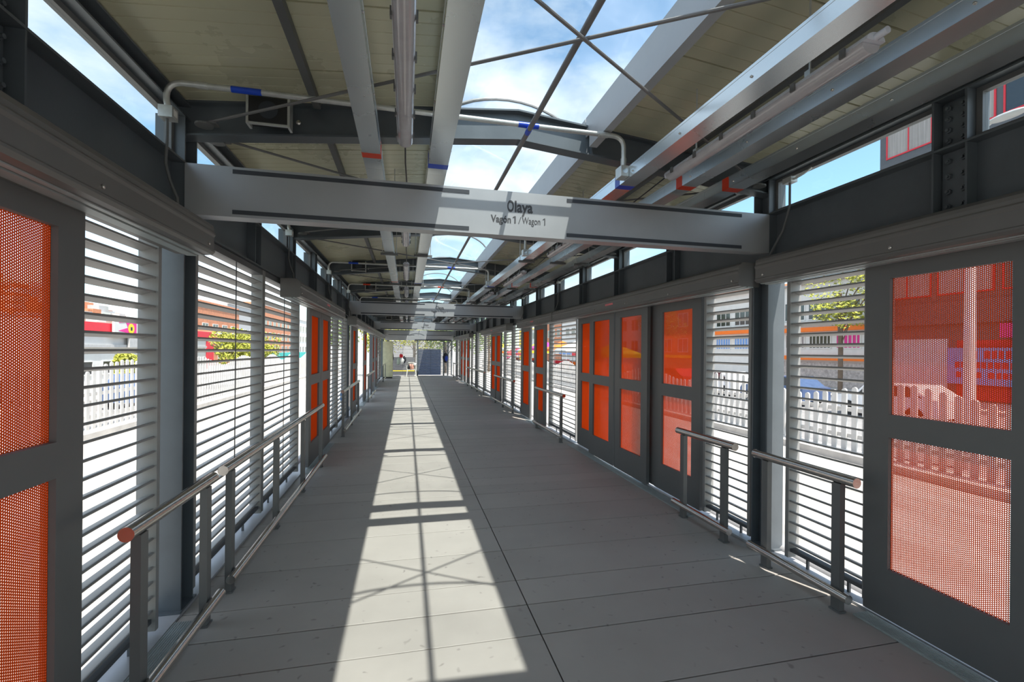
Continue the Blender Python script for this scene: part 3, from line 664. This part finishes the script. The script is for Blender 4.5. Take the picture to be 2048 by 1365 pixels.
# small grey boxes with round lenses hanging beside the ducts
for i, (xx, yy) in enumerate(((-0.90, 4.35), (1.09, 4.55), (-0.90, 9.8), (1.09, 9.9))):
    B = thing('sensor_box', 'small grey sensor box with a dark lens beside the %s cable duct, %s' % ('left' if xx < 0 else 'right', 'nearer' if i < 2 else 'farther'), 'sensor box', (xx, yy, 2.90))
    MB().box(-0.035, 0.035, -0.03, 0.03, -0.04, 0.045).build('case', 'frame', B); MB().cyl((0, -0.0305, 0), (0, -0.036, 0), 0.02, 14).build('lens', 'black', B)
    MB().cyl((0, 0, 0.045), (0, 0, rz_top(xx) - 2.90 - 0.004), 0.004, 6).build('hanger', 'boxp', B)
# blue socket on the second left rail
B = thing('socket_box', 'blue socket box with a grey cable on the second left guard rail', 'socket', (-2.02, 9.6, 0.0))
MB().box(-0.035, 0.035, -0.02, 0.02, 0.62, 0.78).build('case', 'lblue', B); MB().cyl((0, -0.0205, 0.70), (0, -0.026, 0.70), 0.02, 12).build('socket', 'white', B)
MB().tube([(0, 0, 0.62), (0.01, 0, 0.4), (0.03, 0.05, 0.2), (0.02, 0.1, 0.02)], 0.01, 8).build('cable', 'cable', B, smooth=True)

# ------------------------------------------------------------------ far end of the hall
E_ = thing('wall_end', 'end wall of the hall with posts and a lintel above the louvers', 'wall', (0, Y1, 0), kind='structure')
MB().box(-2.12, 2.12, 0.0, 0.08, 2.20, 2.78).build('lintel', 'sign', E_)
MB().box(-0.30, 2.0, -0.02, -0.002, 2.20, 2.28).build('lintel_strip', 'strip', E_)
for x in (-1.93, -0.12, 1.52, 1.78, 2.02): MB().box(x - 0.045, x + 0.045, 0.0, 0.09, 0.0, 2.195).build('post', 'steel', E_)
SL2 = SLAT
for i, (a, b2) in enumerate(((-1.88, -0.17), (-0.07, 1.47), (1.57, 1.73), (1.83, 1.97))):
    Lv = thing('louver_panel', 'slatted louver panel in end wall, %s' % ['left half behind the plastic chair', 'right half in front of the blue container', 'narrow strip beside the backpack', 'narrow strip at the right corner'][i], 'louver panel', ((a + b2) / 2, Y1 + 0.045, 0.04))
    z = 0.06
    while z < 2.10:
        obj('slat', SL2, Lv, (0, 0, z), (1, b2 - a - 0.004, 1.7), (0, 0, math.pi / 2)); z += 0.0815
    if b2 - a > 1: MB().box(-0.006, 0.006, -0.05, -0.045, 0.02, 2.13).build('tie_bar', 'lframe', Lv)
# cream cabinet
cb = thing('electrical_cabinet', 'tall cream electrical cabinet at the far left end', 'cabinet', (-1.83, 26.9, 0))
MB().box(-0.26, 0.26, -0.35, 0.35, 0.09, 2.08).build('body', 'cabinet', cb); MB().box(-0.25, 0.25, -0.34, 0.34, 0.0015, 0.089).build('plinth', 'black', cb)
MB().box(0.2605, 0.272, -0.33, 0.33, 0.12, 2.05).build('door', 'cabinet', cb)
# white plastic chair with clothes
ch = thing('plastic_chair', 'white plastic armchair with bundles of clothes in front of the end louvers', 'chair', (-0.50, 28.6, 0))
MB().box(-0.22, 0.22, -0.22, 0.22, 0.40, 0.425).build('seat', 'chair', ch)
MB().ext([(-0.24, 0.40), (0.24, 0.40), (0.25, 0.78), (0.16, 0.86), (-0.16, 0.86), (-0.25, 0.78)], 0.205, 0.23).build('backrest', 'chair', ch)
for e in (-1, 1):
    MB().box(e * 0.24, e * 0.30, -0.24, 0.22, 0.62, 0.645).build('armrest', 'chair', ch)
    for yy, ye in ((-0.22, -0.25), (0.20, 0.25)): MB().add([(e * 0.21, yy - 0.02, 0.42), (e * 0.26, yy - 0.02, 0.42), (e * 0.26, yy + 0.02, 0.42), (e * 0.21, yy + 0.02, 0.42), (e * 0.27, ye - 0.02, 0.0015), (e * 0.315, ye - 0.02, 0.0015), (e * 0.315, ye + 0.02, 0.0015), (e * 0.27, ye + 0.02, 0.0015)],
        [(0, 1, 2, 3), (4, 5, 6, 7), (0, 1, 5, 4), (1, 2, 6, 5), (2, 3, 7, 6), (3, 0, 4, 7)]).build('leg', 'chair', ch)
    MB().box(e * 0.255, e * 0.285, -0.24, -0.20, 0.424, 0.62).build('arm_support', 'chair', ch)
def lump(name, c, r, mt, label, cat, seed, parent=None):
    rnd = random.Random(seed); mb = MB(); mb.sphere((0, 0, 0), 1, 1, 1, 18, 12); vs = []
    ph = [(Vector((rnd.uniform(-1, 1), rnd.uniform(-1, 1), rnd.uniform(-1, 1))).normalized(), rnd.uniform(2, 5), rnd.uniform(0, 6)) for _ in range(6)]
    for v in mb.v:
        v = Vector(v); k = 1 + sum(0.06 * math.sin(f * v.dot(d) * 2 + p) for d, f, p in ph); vs.append((v.x * r[0] * k, v.y * r[1] * k, v.z * r[2] * k))
    mb.v = vs; o = mb.build(name, mt, parent, smooth=True); o.location = c
    if label: tag(o, label, cat)
    return o
lump('clothes_bundle', (-0.47, 28.55, 0.60), (0.15, 0.15, 0.17), 'pinkcloth', 'pink patterned clothes bundle on the white plastic chair', 'clothes', 1)
lump('clothes_bundle', (-0.66, 28.6, 0.55), (0.09, 0.12, 0.12), 'darkcloth', 'dark clothes bundle on the left of the white chair', 'clothes', 2)
lump('clothes_bundle', (-0.30, 28.5, 0.72), (0.11, 0.10, 0.09), 'bag', 'pale grey cloth over the right arm of the white chair', 'clothes', 3)
bg_ = thing('hanging_bags', 'white plastic bags with a red top hanging on the end louvers', 'bags', (-1.16, 29.25, 0.8))
lump('bag', (0.08, 0, 0.12), (0.13, 0.10, 0.22), 'bag', None, None, 4, bg_); lump('bag', (-0.10, 0.03, 0.13), (0.13, 0.10, 0.23), 'bagg', None, None, 5, bg_); lump('bag', (0.22, 0.08, 0.2), (0.12, 0.08, 0.2), 'darkcloth', None, None, 6, bg_)
lump('red_cloth', (0.03, 0.02, 0.43), (0.10, 0.08, 0.13), 'redcloth', None, None, 7, bg_)
MB().cyl((0.03, 0.06, 0.5), (0.03, 0.16, 0.56), 0.01, 6).build('hook', 'frame', bg_)
bp_ = thing('backpack', 'dark backpack with a blue front hanging on the right end post', 'backpack', (1.60, 29.18, 0.88))
lump('body', (0, 0, 0.25), (0.16, 0.14, 0.30), 'darkcloth', None, None, 8, bp_); lump('front_pocket', (0.04, -0.13, 0.22), (0.10, 0.06, 0.17), 'bluecloth', None, None, 9, bp_)
MB().tube([(0.02, 0.05, 0.45), (0.05, 0.12, 0.62), (-0.05, 0.262, 0.66)], 0.014, 6).build('strap', 'darkcloth', bp_)

jk = thing('hanging_clothes', 'pale shirt and black trousers hanging beside the cream cabinet', 'clothes', (-1.70, 29.30, 1.0))
lump('shirt', (0, 0, 0.62), (0.11, 0.09, 0.26), 'shirt', None, None, 11, jk); lump('trousers', (0.02, 0.01, 0.12), (0.10, 0.08, 0.32), 'darkcloth', None, None, 12, jk)
MB().cyl((0, 0.03, 0.86), (0, 0.20, 0.95), 0.01, 6).build('hook', 'frame', jk)

# ------------------------------------------------------------------ street outside
GZ = -0.9
def struct(name, mb, mt, label, cat): return tag(mb.build(name, mt), label, cat, kind='structure')
struct('ground', MB().box(-400, 400, -120, 700, GZ - 0.4, GZ - 0.05), 'asphalt', 'street ground around the station', 'ground')
struct('road_left', MB().box(-9.2, -2.36, -60, 250, GZ - 0.049, GZ), 'road', 'pale concrete bus lane left of the station', 'road')
struct('road_right', MB().box(2.36, 9.3, -60, 250, GZ - 0.049, GZ), 'road', 'pale concrete bus lane right of the station', 'road')
struct('pavement_left', MB().box(-17.0, -14.6, -60, 250, GZ - 0.049, GZ + 0.12), 'kerb', 'pavement in front of the left houses', 'pavement')
struct('pavement_right', MB().box(23.5, 28.0, -60, 250, GZ - 0.049, GZ + 0.12), 'kerb', 'pavement in front of the right houses', 'pavement')
struct('station_plinth', MB().box(-2.30, 2.30, Y0, Y1 + 6, GZ - 0.049, -0.17), 'kerb', 'concrete plinth under the station hall', 'plinth')
for s, xx in ((-1, -9.55), (1, 9.75)):
    struct('median_' + SIDE[s], MB().box(xx - 0.35, xx + 0.35, -60, 250, GZ - 0.049, GZ + 0.16), 'kerb', 'concrete kerb strip under the %s picket fence' % SIDE[s], 'kerb')
for s, xx, ya, yb, sp, ww, h0 in ((-1, -9.6, 4.0, 68.0, 0.27, 0.066, 1.50), (1, 9.9, 2.0, 66.0, 0.27, 0.066, 1.25)):
    Fn = thing('picket_fence', 'white concrete picket fence with rounded tops beyond the %s bus lane' % SIDE[s], 'fence', (xx, ya, GZ + 0.1605))
    PK = []
    for q in range(9):
        h = h0 + 0.05 * q; pts = [(-ww, 0), (ww, 0), (ww, h)]
        pts += [(ww * math.cos(a), h + ww * math.sin(a)) for a in [math.pi * j / 6 for j in range(1, 6)]] + [(-ww, h)]
        PK.append(MB().ext(pts, -0.02, 0.02, 'x').mesh('picket', 'picket'))
    for q in range(int((yb - ya) / sp)):
        k = int(round(4 + 4 * math.sin(q * sp * 1.15 + s)))
        obj('picket', PK[k], Fn, (0, q * sp, 0))
    MB().box(0.021 * s, 0.06 * s, -0.1, yb - ya, 0.30, 0.40).build('rail', 'picket', Fn); MB().box(0.021 * s, 0.06 * s, -0.1, yb - ya, 0.95, 1.05).build('rail', 'picket', Fn)

def house(name, label, s, x, ya, yb, z1, wall, wins=(), bands=(), roof=None, depth=9.0, cat='building'):
    """wins: (y0, y1, z0, z1, frame, pane, bars); bands: (y0, y1, z0, z1, mat, proud)"""
    Hh = thing(name, label, cat, (s * x, (ya + yb) / 2, GZ))
    yc = (ya + yb) / 2; l = (yb - ya) / 2
    MB().box(0, s * depth, -l, l, 0.0, z1 - GZ).build('walls', wall, Hh)
    if roof: MB().ext([(-s * 0.35, z1 - GZ + 0.005), (s * depth, z1 - GZ + 0.005), (s * depth, z1 - GZ + 1.3), (s * depth * 0.9, z1 - GZ + 1.35), (-s * 0.35, z1 - GZ + 0.12)], -l, l).build('roof', roof, Hh)
    for (a, b2, c, d, fm, pm, bars) in wins:
        a -= yc; b2 -= yc; c -= GZ; d -= GZ; e = 0.08
        wdw = MB().box(-s * 0.05, s * 0.0, a, b2, c, c + e).box(-s * 0.05, 0, a, b2, d - e, d).box(-s * 0.05, 0, a, a + e, c + e, d - e).box(-s * 0.05, 0, b2 - e, b2, c + e, d - e).build('window', fm, Hh)
        MB().box(-s * 0.02, -s * 0.001, a + e, b2 - e, c + e, d - e).build('pane', pm, wdw)
        for q in range(bars):
            yy = a + (b2 - a) * (q + 1) / (bars + 1); MB().box(-s * 0.05, -s * 0.021, yy - 0.03, yy + 0.03, c + e, d - e).build('bar', fm, wdw)
    for (a, b2, c, d, mt, pr) in bands:
        MB().box(-s * pr, -s * 0.0005, a - yc, b2 - yc, c - GZ, d - GZ).build('band', mt, Hh)
    return Hh
# right side of the avenue
wn_ = []
for r_, (za, zb) in enumerate(((4.9, 6.9), (7.7, 9.9), (10.7, 12.9), (13.6, 16.0))):
    for q in range(6):
        y_ = 5.6 + q * 2.85
        wn_.append((y_, y_ + 2.55, za, zb, 'redwall', 'curtain' if (q + r_) % 3 else 'dwin', 1))
B1 = house('tall_building', 'tall dark building with red window frames and grey curtains behind the right fence', 1, 28, 5.0, 22.8, 17.5, 'dfac', wn_,
      [(5.2, 22.6, 3.3, 4.5, 'dfac', 0.25), (5.2, 16.5, 2.5, 3.2, 'magenta', 0.5), (19.0, 22.4, -0.6, 2.5, 'white', 0.06), (5.4, 18.6, -0.7, 2.4, 'redwall', 0.04)])
sb = tag(thing('shop_sign', 'blue shop sign board with red lettering on the dark building', 'sign', (27.7, 16.2, 0.0)), None)
MB().box(-0.04, 0.04, -2.6, 2.6, 0.1, 2.0).build('board', 'lblue', sb)
rr = random.Random(3)
for row, (zz, hh) in enumerate(((1.45, 0.4), (0.95, 0.32), (0.45, 0.3))):
    yy = -2.2
    while yy < 2.1:
        ww = rr.uniform(0.14, 0.26); MB().box(-0.05, -0.041, yy, yy + ww, zz, zz + hh).build('letter', 'redwall', sb); yy += ww + 0.07 + (0.25 if rr.random() < 0.15 else 0)
wa = []
for q in range(3):
    wa.append((23.9 + q * 2.15, 25.8 + q * 2.15, 4.05, 5.5, 'white', 'dwin', 3)); wa.append((23.9 + q * 2.15, 25.7 + q * 2.15, 1.95, 3.05, 'white', ['magenta', 'dwin', 'curtain'][q], 5))
house('white_house', 'white two storey house with orange stripes beside the dark building', 1, 28, 23.2, 30.4, 6.7, 'white', wa, [(23.3, 30.3, 3.2, 3.5, 'orange', 0.5), (23.3, 30.3, 1.15, 1.45, 'orange', 0.35), (23.3, 30.3, -0.7, 1.0, 'stone', 0.08), (23.3, 30.3, 3.75, 3.95, 'white', 0.3)], 'roofgrey')
wb = []
for q in range(4):
    wb.append((31.2 + q * 2.5, 33.2 + q * 2.5, 4.0, 5.6, 'white', 'dwin', 2)); wb.append((31.2 + q * 2.5, 33.2 + q * 2.5, 1.9, 3.1, 'white', ['turq', 'lblue', 'lblue', 'dwin'][q], 5))
house('white_house', 'white house with turquoise and blue window grilles on the right side', 1, 28, 30.6, 41.5, 6.9, 'white', wb, [(30.7, 41.4, 3.3, 3.6, 'orange', 0.45), (30.7, 41.4, 3.75, 3.95, 'white', 0.25)], 'brick')
rr = random.Random(5); y_ = 42.0
for q in range(7):
    l_ = rr.uniform(8, 12); hgt = rr.uniform(6, 10); ws = []
    for fl in range(2):
        for c_ in range(int(l_ // 3)): ws.append((y_ + 0.7 + c_ * 3, y_ + 2.5 + c_ * 3, 1.6 + fl * 2.7, 3.1 + fl * 2.7, 'white', 'dwin', 1))
    house('row_house', '%s row house on the far right side, %s in the row' % (['brick', 'white', 'grey', 'white', 'brick', 'white', 'yellow'][q], ORD[q]), 1, 28, y_, y_ + l_, hgt, ['brick', 'white', 'greyp', 'white', 'brick', 'white', 'yellow'][q], ws, [(y_ + 0.1, y_ + l_ - 0.1, 1.0, 1.3, ['yellow', 'redwall', 'orange', 'lblue', 'white', 'redwall', 'bluep'][q], 0.4)], 'roofgrey')
    y_ += l_ + 0.15
# market stalls on the right
cl = ['yellow', 'redwall', 'white', 'orange', 'magenta', 'yellow', 'lblue', 'redwall', 'white', 'yellow', 'orange', 'redwall']
cn = ['yellow', 'red', 'white', 'orange', 'magenta', 'yellow', 'blue', 'red', 'white', 'yellow', 'orange', 'red']
rr = random.Random(9)
for q in range(12):
    yq = 31 + q * 4.1; St = thing('market_stall', 'market stall with a %s canopy beyond the right fence, %s from the camera' % (cn[q], ORD[q]), 'stall', (14.0 + rr.uniform(-0.4, 0.4), yq, GZ - 0.05))
    zc = 2.3 + rr.uniform(-0.2, 0.6)
    MB().add([(-1.5, -1.6, zc), (1.5, -1.6, zc), (1.5, 1.6, zc), (-1.5, 1.6, zc), (0, 0, zc + 0.8), (-1.5, -1.6, zc - 0.25), (1.5, -1.6, zc - 0.25), (1.5, 1.6, zc - 0.25), (-1.5, 1.6, zc - 0.25)], [(0, 1, 4), (1, 2, 4), (2, 3, 4), (3, 0, 4), (0, 1, 6, 5), (1, 2, 7, 6), (2, 3, 8, 7), (3, 0, 5, 8)]).build('canopy', cl[q], St)
    for ex in (-1.45, 1.45):
        for ey in (-1.55, 1.55): MB().cyl((ex, ey, 0), (ex, ey, zc), 0.03, 6).build('pole', 'greyp', St)
    MB().box(-1.2, 1.2, -1.4, 1.4, 0.75, 0.8).box(-1.15, -1.1, -1.35, 1.35, 0, 0.75).build('table', 'white', St)
    for g in range(6): MB().box(-1.0, 0.6, -1.3 + g * 0.44, -1.3 + g * 0.44 + 0.36, 0.801, 0.85 + rr.uniform(0.1, 0.9)).build('goods', rr.choice(['redwall', 'bluep', 'darkcloth', 'orange', 'magenta', 'white', 'turq', 'brick', 'black']), St)
# parked cars
def car(x, y, mt, label, rz=0):
    Cc = thing('car', label, 'car', (x, y, GZ - 0.05), rz)
    MB().ext([(-2.1, 0.28), (2.1, 0.28), (2.12, 0.62), (2.0, 0.80), (1.05, 0.92), (0.55, 1.38), (-1.1, 1.42), (-1.75, 0.98), (-2.08, 0.92)], -0.82, 0.82, 'x').build('body', mt, Cc)
    MB().ext([(0.88, 0.95), (0.50, 1.33), (-1.05, 1.37), (-1.55, 0.98)], -0.83, 0.83, 'x').build('windows', 'dwin', Cc)
    for yy in (-1.3, 1.3):
        for e in (-1, 1): MB().cyl((e * 0.66, yy, 0.31), (e * 0.86, yy, 0.31), 0.31, 16).build('wheel', 'tyre', Cc, smooth=True)
car(18.5, 20.3, 'carblue', 'dark blue car parked behind the right fence'); car(18.6, 25.2, 'carwhite', 'white car parked behind the right fence'); car(18.5, 30.0, 'carred', 'red car parked behind the right fence'); car(18.4, 14.5, 'carwhite', 'white car parked in front of the dark building')
car(-12.2, 24.0, 'carblue', 'blue car driving behind the left fence'); car(-12.3, 34.0, 'carwhite', 'white car driving behind the left fence')
# street lamp
La = thing('street_lamp', 'tall pale street lamp with a curved arm beside the right fence', 'street lamp', (11.6, 7.75, GZ - 0.05))
MB().cyl((0, 0, 0), (0, 0, 9.2), 0.11, 14, 0.08).build('pole', 'white', La, smooth=True)
MB().tube([(0, 0, 6.6), (-0.05, -0.12, 7.3), (-0.12, -0.3, 7.55), (-0.16, -0.45, 7.6)], 0.03, 8).build('arm', 'white', La, smooth=True)
MB().sphere((-0.2, -0.75, 7.6), 0.14, 0.36, 0.07, 14, 8).build('head', 'greyp', La, smooth=True)
# left side of the street
wl = [(27.0 + q * 2.3, 28.6 + q * 2.3, 0.1, 0.9, 'white', 'dwin', 1) for q in range(7)]
house('white_shop', 'long white single storey shop with a red parapet band behind the left fence', -1, 17, 25.5, 44.0, 2.95, 'white', wl, [(25.6, 43.9, 2.35, 2.93, 'redwall', 0.12), (42.6, 43.9, -0.7, 2.3, 'redwall', 0.10), (25.6, 42.4, 1.6, 1.75, 'greyp', 0.15)])
sb = thing('roof_sign', 'white and magenta sign with a yellow disc on the red parapet', 'sign', (-16.75, 31.0, 2.2))
MB().box(-0.06, 0.06, -1.15, 1.15, 0, 1.1).build('board', 'white', sb)
MB().ext([(-0.8, 0.35), (0.3, 0.2), (0.95, 0.2), (0.95, 1.0), (-0.8, 1.0), (-0.75, 0.8), (-0.1, 0.85), (0.1, 0.55)], 0.061, 0.075, 'x').build('magenta_shape', 'magenta', sb)
MB().cyl((0.076, 0.4, 0.5), (0.09, 0.4, 0.5), 0.3, 18).build('disc', 'yellow', sb); MB().box(0.091, 0.1, 0.32, 0.48, 0.4, 0.6).build('mark', 'bluep', sb)
MB().box(-0.05, 0.06, 0.3, 1.1, -0.6, -0.02).build('lower_plate', 'greyp', sb)
for q, (ya, yb, hh, mt, x_) in enumerate(((47, 60, 3.4, 'brick', 18), (61, 78, 7.6, 'brick', 26), (79, 96, 9.0, 'greyp', 28), (97, 120, 10.5, 'brick', 28), (121, 150, 9.5, 'white', 28), (10, 24, 3.0, 'brick', 18))):
    ws = []
    for fl in range(max(1, int((hh - 1) // 2.7))):
        for c_ in range(int((yb - ya) // 3.2)): ws.append((ya + 0.8 + c_ * 3.2, ya + 2.6 + c_ * 3.2, 0.6 + fl * 2.7, 2.1 + fl * 2.7, 'white', 'dwin', 1))
    house('brick_block', '%s block on the left side of the street, %s' % ({'brick': 'orange brick', 'greyp': 'grey', 'white': 'white'}[mt], ['just past the white shop', 'third past the white shop', 'fourth past the white shop', 'fifth past the white shop', 'farthest', 'opposite the camera'][q]), -1, x_, ya, yb, hh, mt, ws, [(ya + 0.2, yb - 0.2, hh - 0.5, hh - 0.3, 'white', 0.15)], depth=4.0)
tag(MB().box(-14.2, -14.0, 47.0, 66.0, GZ - 0.05, 1.15).build('mural_wall', 'turq'), 'turquoise painted mural wall far along the left street', 'wall')
# hill with houses
hx, hy = [], []
mb = MB(); NX, NY = 26, 34
hz = lambda x, y: GZ - 1 + 19.0 * math.exp(-((x + 88) / 34) ** 2 - ((y - 92) / 46) ** 2) + 10 * math.exp(-((x + 110) / 40) ** 2 - ((y - 210) / 70) ** 2) + 0.6 * math.sin(x * 0.3) * math.cos(y * 0.23)
for i in range(NX):
    for j in range(NY): x = -180 + i * 5.6; y = 20 + j * 8.5; mb.v.append((x, y, hz(x, y)))
for i in range(NX - 1):
    for j in range(NY - 1): a = i * NY + j; mb.f.append((a, a + NY, a + NY + 1, a + 1))
tag(mb.build('hillside', 'grass', smooth=True), 'green hill rising far behind the left street', 'hill', kind='structure')
rr = random.Random(21); hm = {'brick': MB(), 'white': MB(), 'greyp': MB(), 'housew': MB()}
for q in range(1700):
    x = rr.uniform(-100, -48); y = rr.uniform(62, 230); z = hz(x, y)
    if (x + 76) ** 2 / 120 + (y - 96) ** 2 / 220 < 1: continue
    mt = rr.choice(['brick', 'housew', 'housew', 'white', 'greyp', 'brick']); a = rr.uniform(0.7, 1.5); b2 = rr.uniform(0.8, 1.7)
    hm[mt].box(x - a, x + a, y - b2, y + b2, z - 1, z + rr.uniform(0.8, 2.2))
hh_ = thing('hillside_houses', 'dense brick and white houses scattered over the far left hill', 'houses'); hh_['kind'] = 'stuff'
for mt, mbb in hm.items(): o = mbb.build('house_cluster', mt, hh_, fix=False); o['kind'] = 'stuff'
# trees
def tree(loc, h, r, mt, label, seed, n=2600, trunk=True):
    rr = random.Random(seed); Tt = thing('street_tree', label, 'tree', loc)
    if trunk:
        tb = MB().tube([(0, 0, 0), (0.05, 0.03, h * 0.35), (-0.05, 0.06, h * 0.75)], 0.09 + 0.02 * r, 8)
        for q in range(7):
            a = rr.uniform(0, 6.28); tb.tube([(0, 0, h * (0.3 + 0.05 * q)), (r * 0.35 * math.cos(a), r * 0.35 * math.sin(a), h * (0.5 + 0.05 * q)), (r * 0.7 * math.cos(a), r * 0.7 * math.sin(a), h * (0.62 + 0.05 * q))], 0.035, 5)
        tb.build('trunk', 'bark', Tt)
    blobs = [(Vector((rr.uniform(-0.6, 0.6) * r, rr.uniform(-0.6, 0.6) * r, h * rr.uniform(0.55, 0.95))), rr.uniform(0.3, 0.55) * r) for _ in range(11)]
    mb = MB()
    for q in range(n):
        c, br = rr.choice(blobs); d = Vector((rr.gauss(0, 1), rr.gauss(0, 1), rr.gauss(0, 1))).normalized(); p = c + d * br * rr.uniform(0.75, 1.05)
        u = Vector((rr.gauss(0, 1), rr.gauss(0, 1), rr.gauss(0, 1))).normalized(); v = u.orthogonal().normalized(); e = rr.uniform(0.07, 0.15)
        mb.add([p - u * e, p + v * e * 0.5, p + u * e, p - v * e * 0.5], [(0, 1, 2, 3)])
    o = mb.build('crown', mt, Tt, fix=False); o['kind'] = 'stuff'
tree((-13.0, 10.2, GZ - 0.05), 5.4, 2.7, 'leaf', 'large leafy tree behind the left fence, seen through the nearest left red door', 1, 6500)
tree((-14.3, 26.9, GZ - 0.05), 2.0, 0.9, 'leafy', 'small bushy tree in front of the white shop', 2)
tree((-13.4, 37.5, GZ - 0.05), 3.6, 1.8, 'leafy', 'yellow green tree at the end of the white shop', 3)
tree((-13.2, 42.0, GZ - 0.05), 3.4, 1.9, 'leafy', 'yellow green bush beyond the red block on the left', 4)
tree((25.2, 22.9, GZ + 0.12), 8.2, 2.1, 'leafy', 'thin tree between the dark building and the white house', 5)
tree((24.6, 43.0, GZ + 0.12), 7.0, 2.4, 'leaf', 'leafy tree far along the right pavement', 6)
tree((-3.2, 44.0, GZ - 0.05), 5.6, 2.5, 'leafy', 'tree behind the left end louvers', 7, 3000)
tree((2.7, 43.0, GZ - 0.05), 5.4, 2.5, 'leaf', 'tree above the blue container behind the end louvers', 8, 3000)
# beyond the end louvers
bc = thing('blue_container', 'dark blue container behind the right half of the end louvers', 'container', (0.75, 33.6, -0.17))
MB().box(-0.75, 0.85, -0.5, 2.0, 0.0, 1.85).build('body', 'bluep', bc)
for q in range(4): MB().box(-0.65 + q * 0.4, -0.35 + q * 0.4, -0.52, -0.501, 0.1, 1.75).build('panel', 'bluep', bc)
lw = thing('low_wall', 'dark low wall with a yellow stripe behind the left end louvers', 'wall', (-1.1, 32.6, -0.17))
MB().box(-0.9, 0.85, 0, 0.3, 0, 1.25).build('wall', 'dfac', lw); MB().box(-0.9, 0.85, -0.01, -0.001, 0.28, 0.38).build('stripe', 'yellow', lw)

house('far_building', 'grey building closing the street far behind the end louvers', 1, -14, 70, 78, 6.0, 'greyp', [(70.5 + q * 2, 71.8 + q * 2, 1.0, 2.4, 'white', 'dwin', 1) for q in range(3)], depth=26)
for q, (x_, y_) in enumerate(((-8.6, 53.0), (0.0, 53.0), (8.6, 53.0))): tree((x_, y_, GZ - 0.05), 6.0, 3.0, ['leaf', 'leafy'][q % 2], 'distant tree behind the end louvers, %s of three' % ['leftmost', 'middle', 'rightmost'][q], 30 + q, 2600)
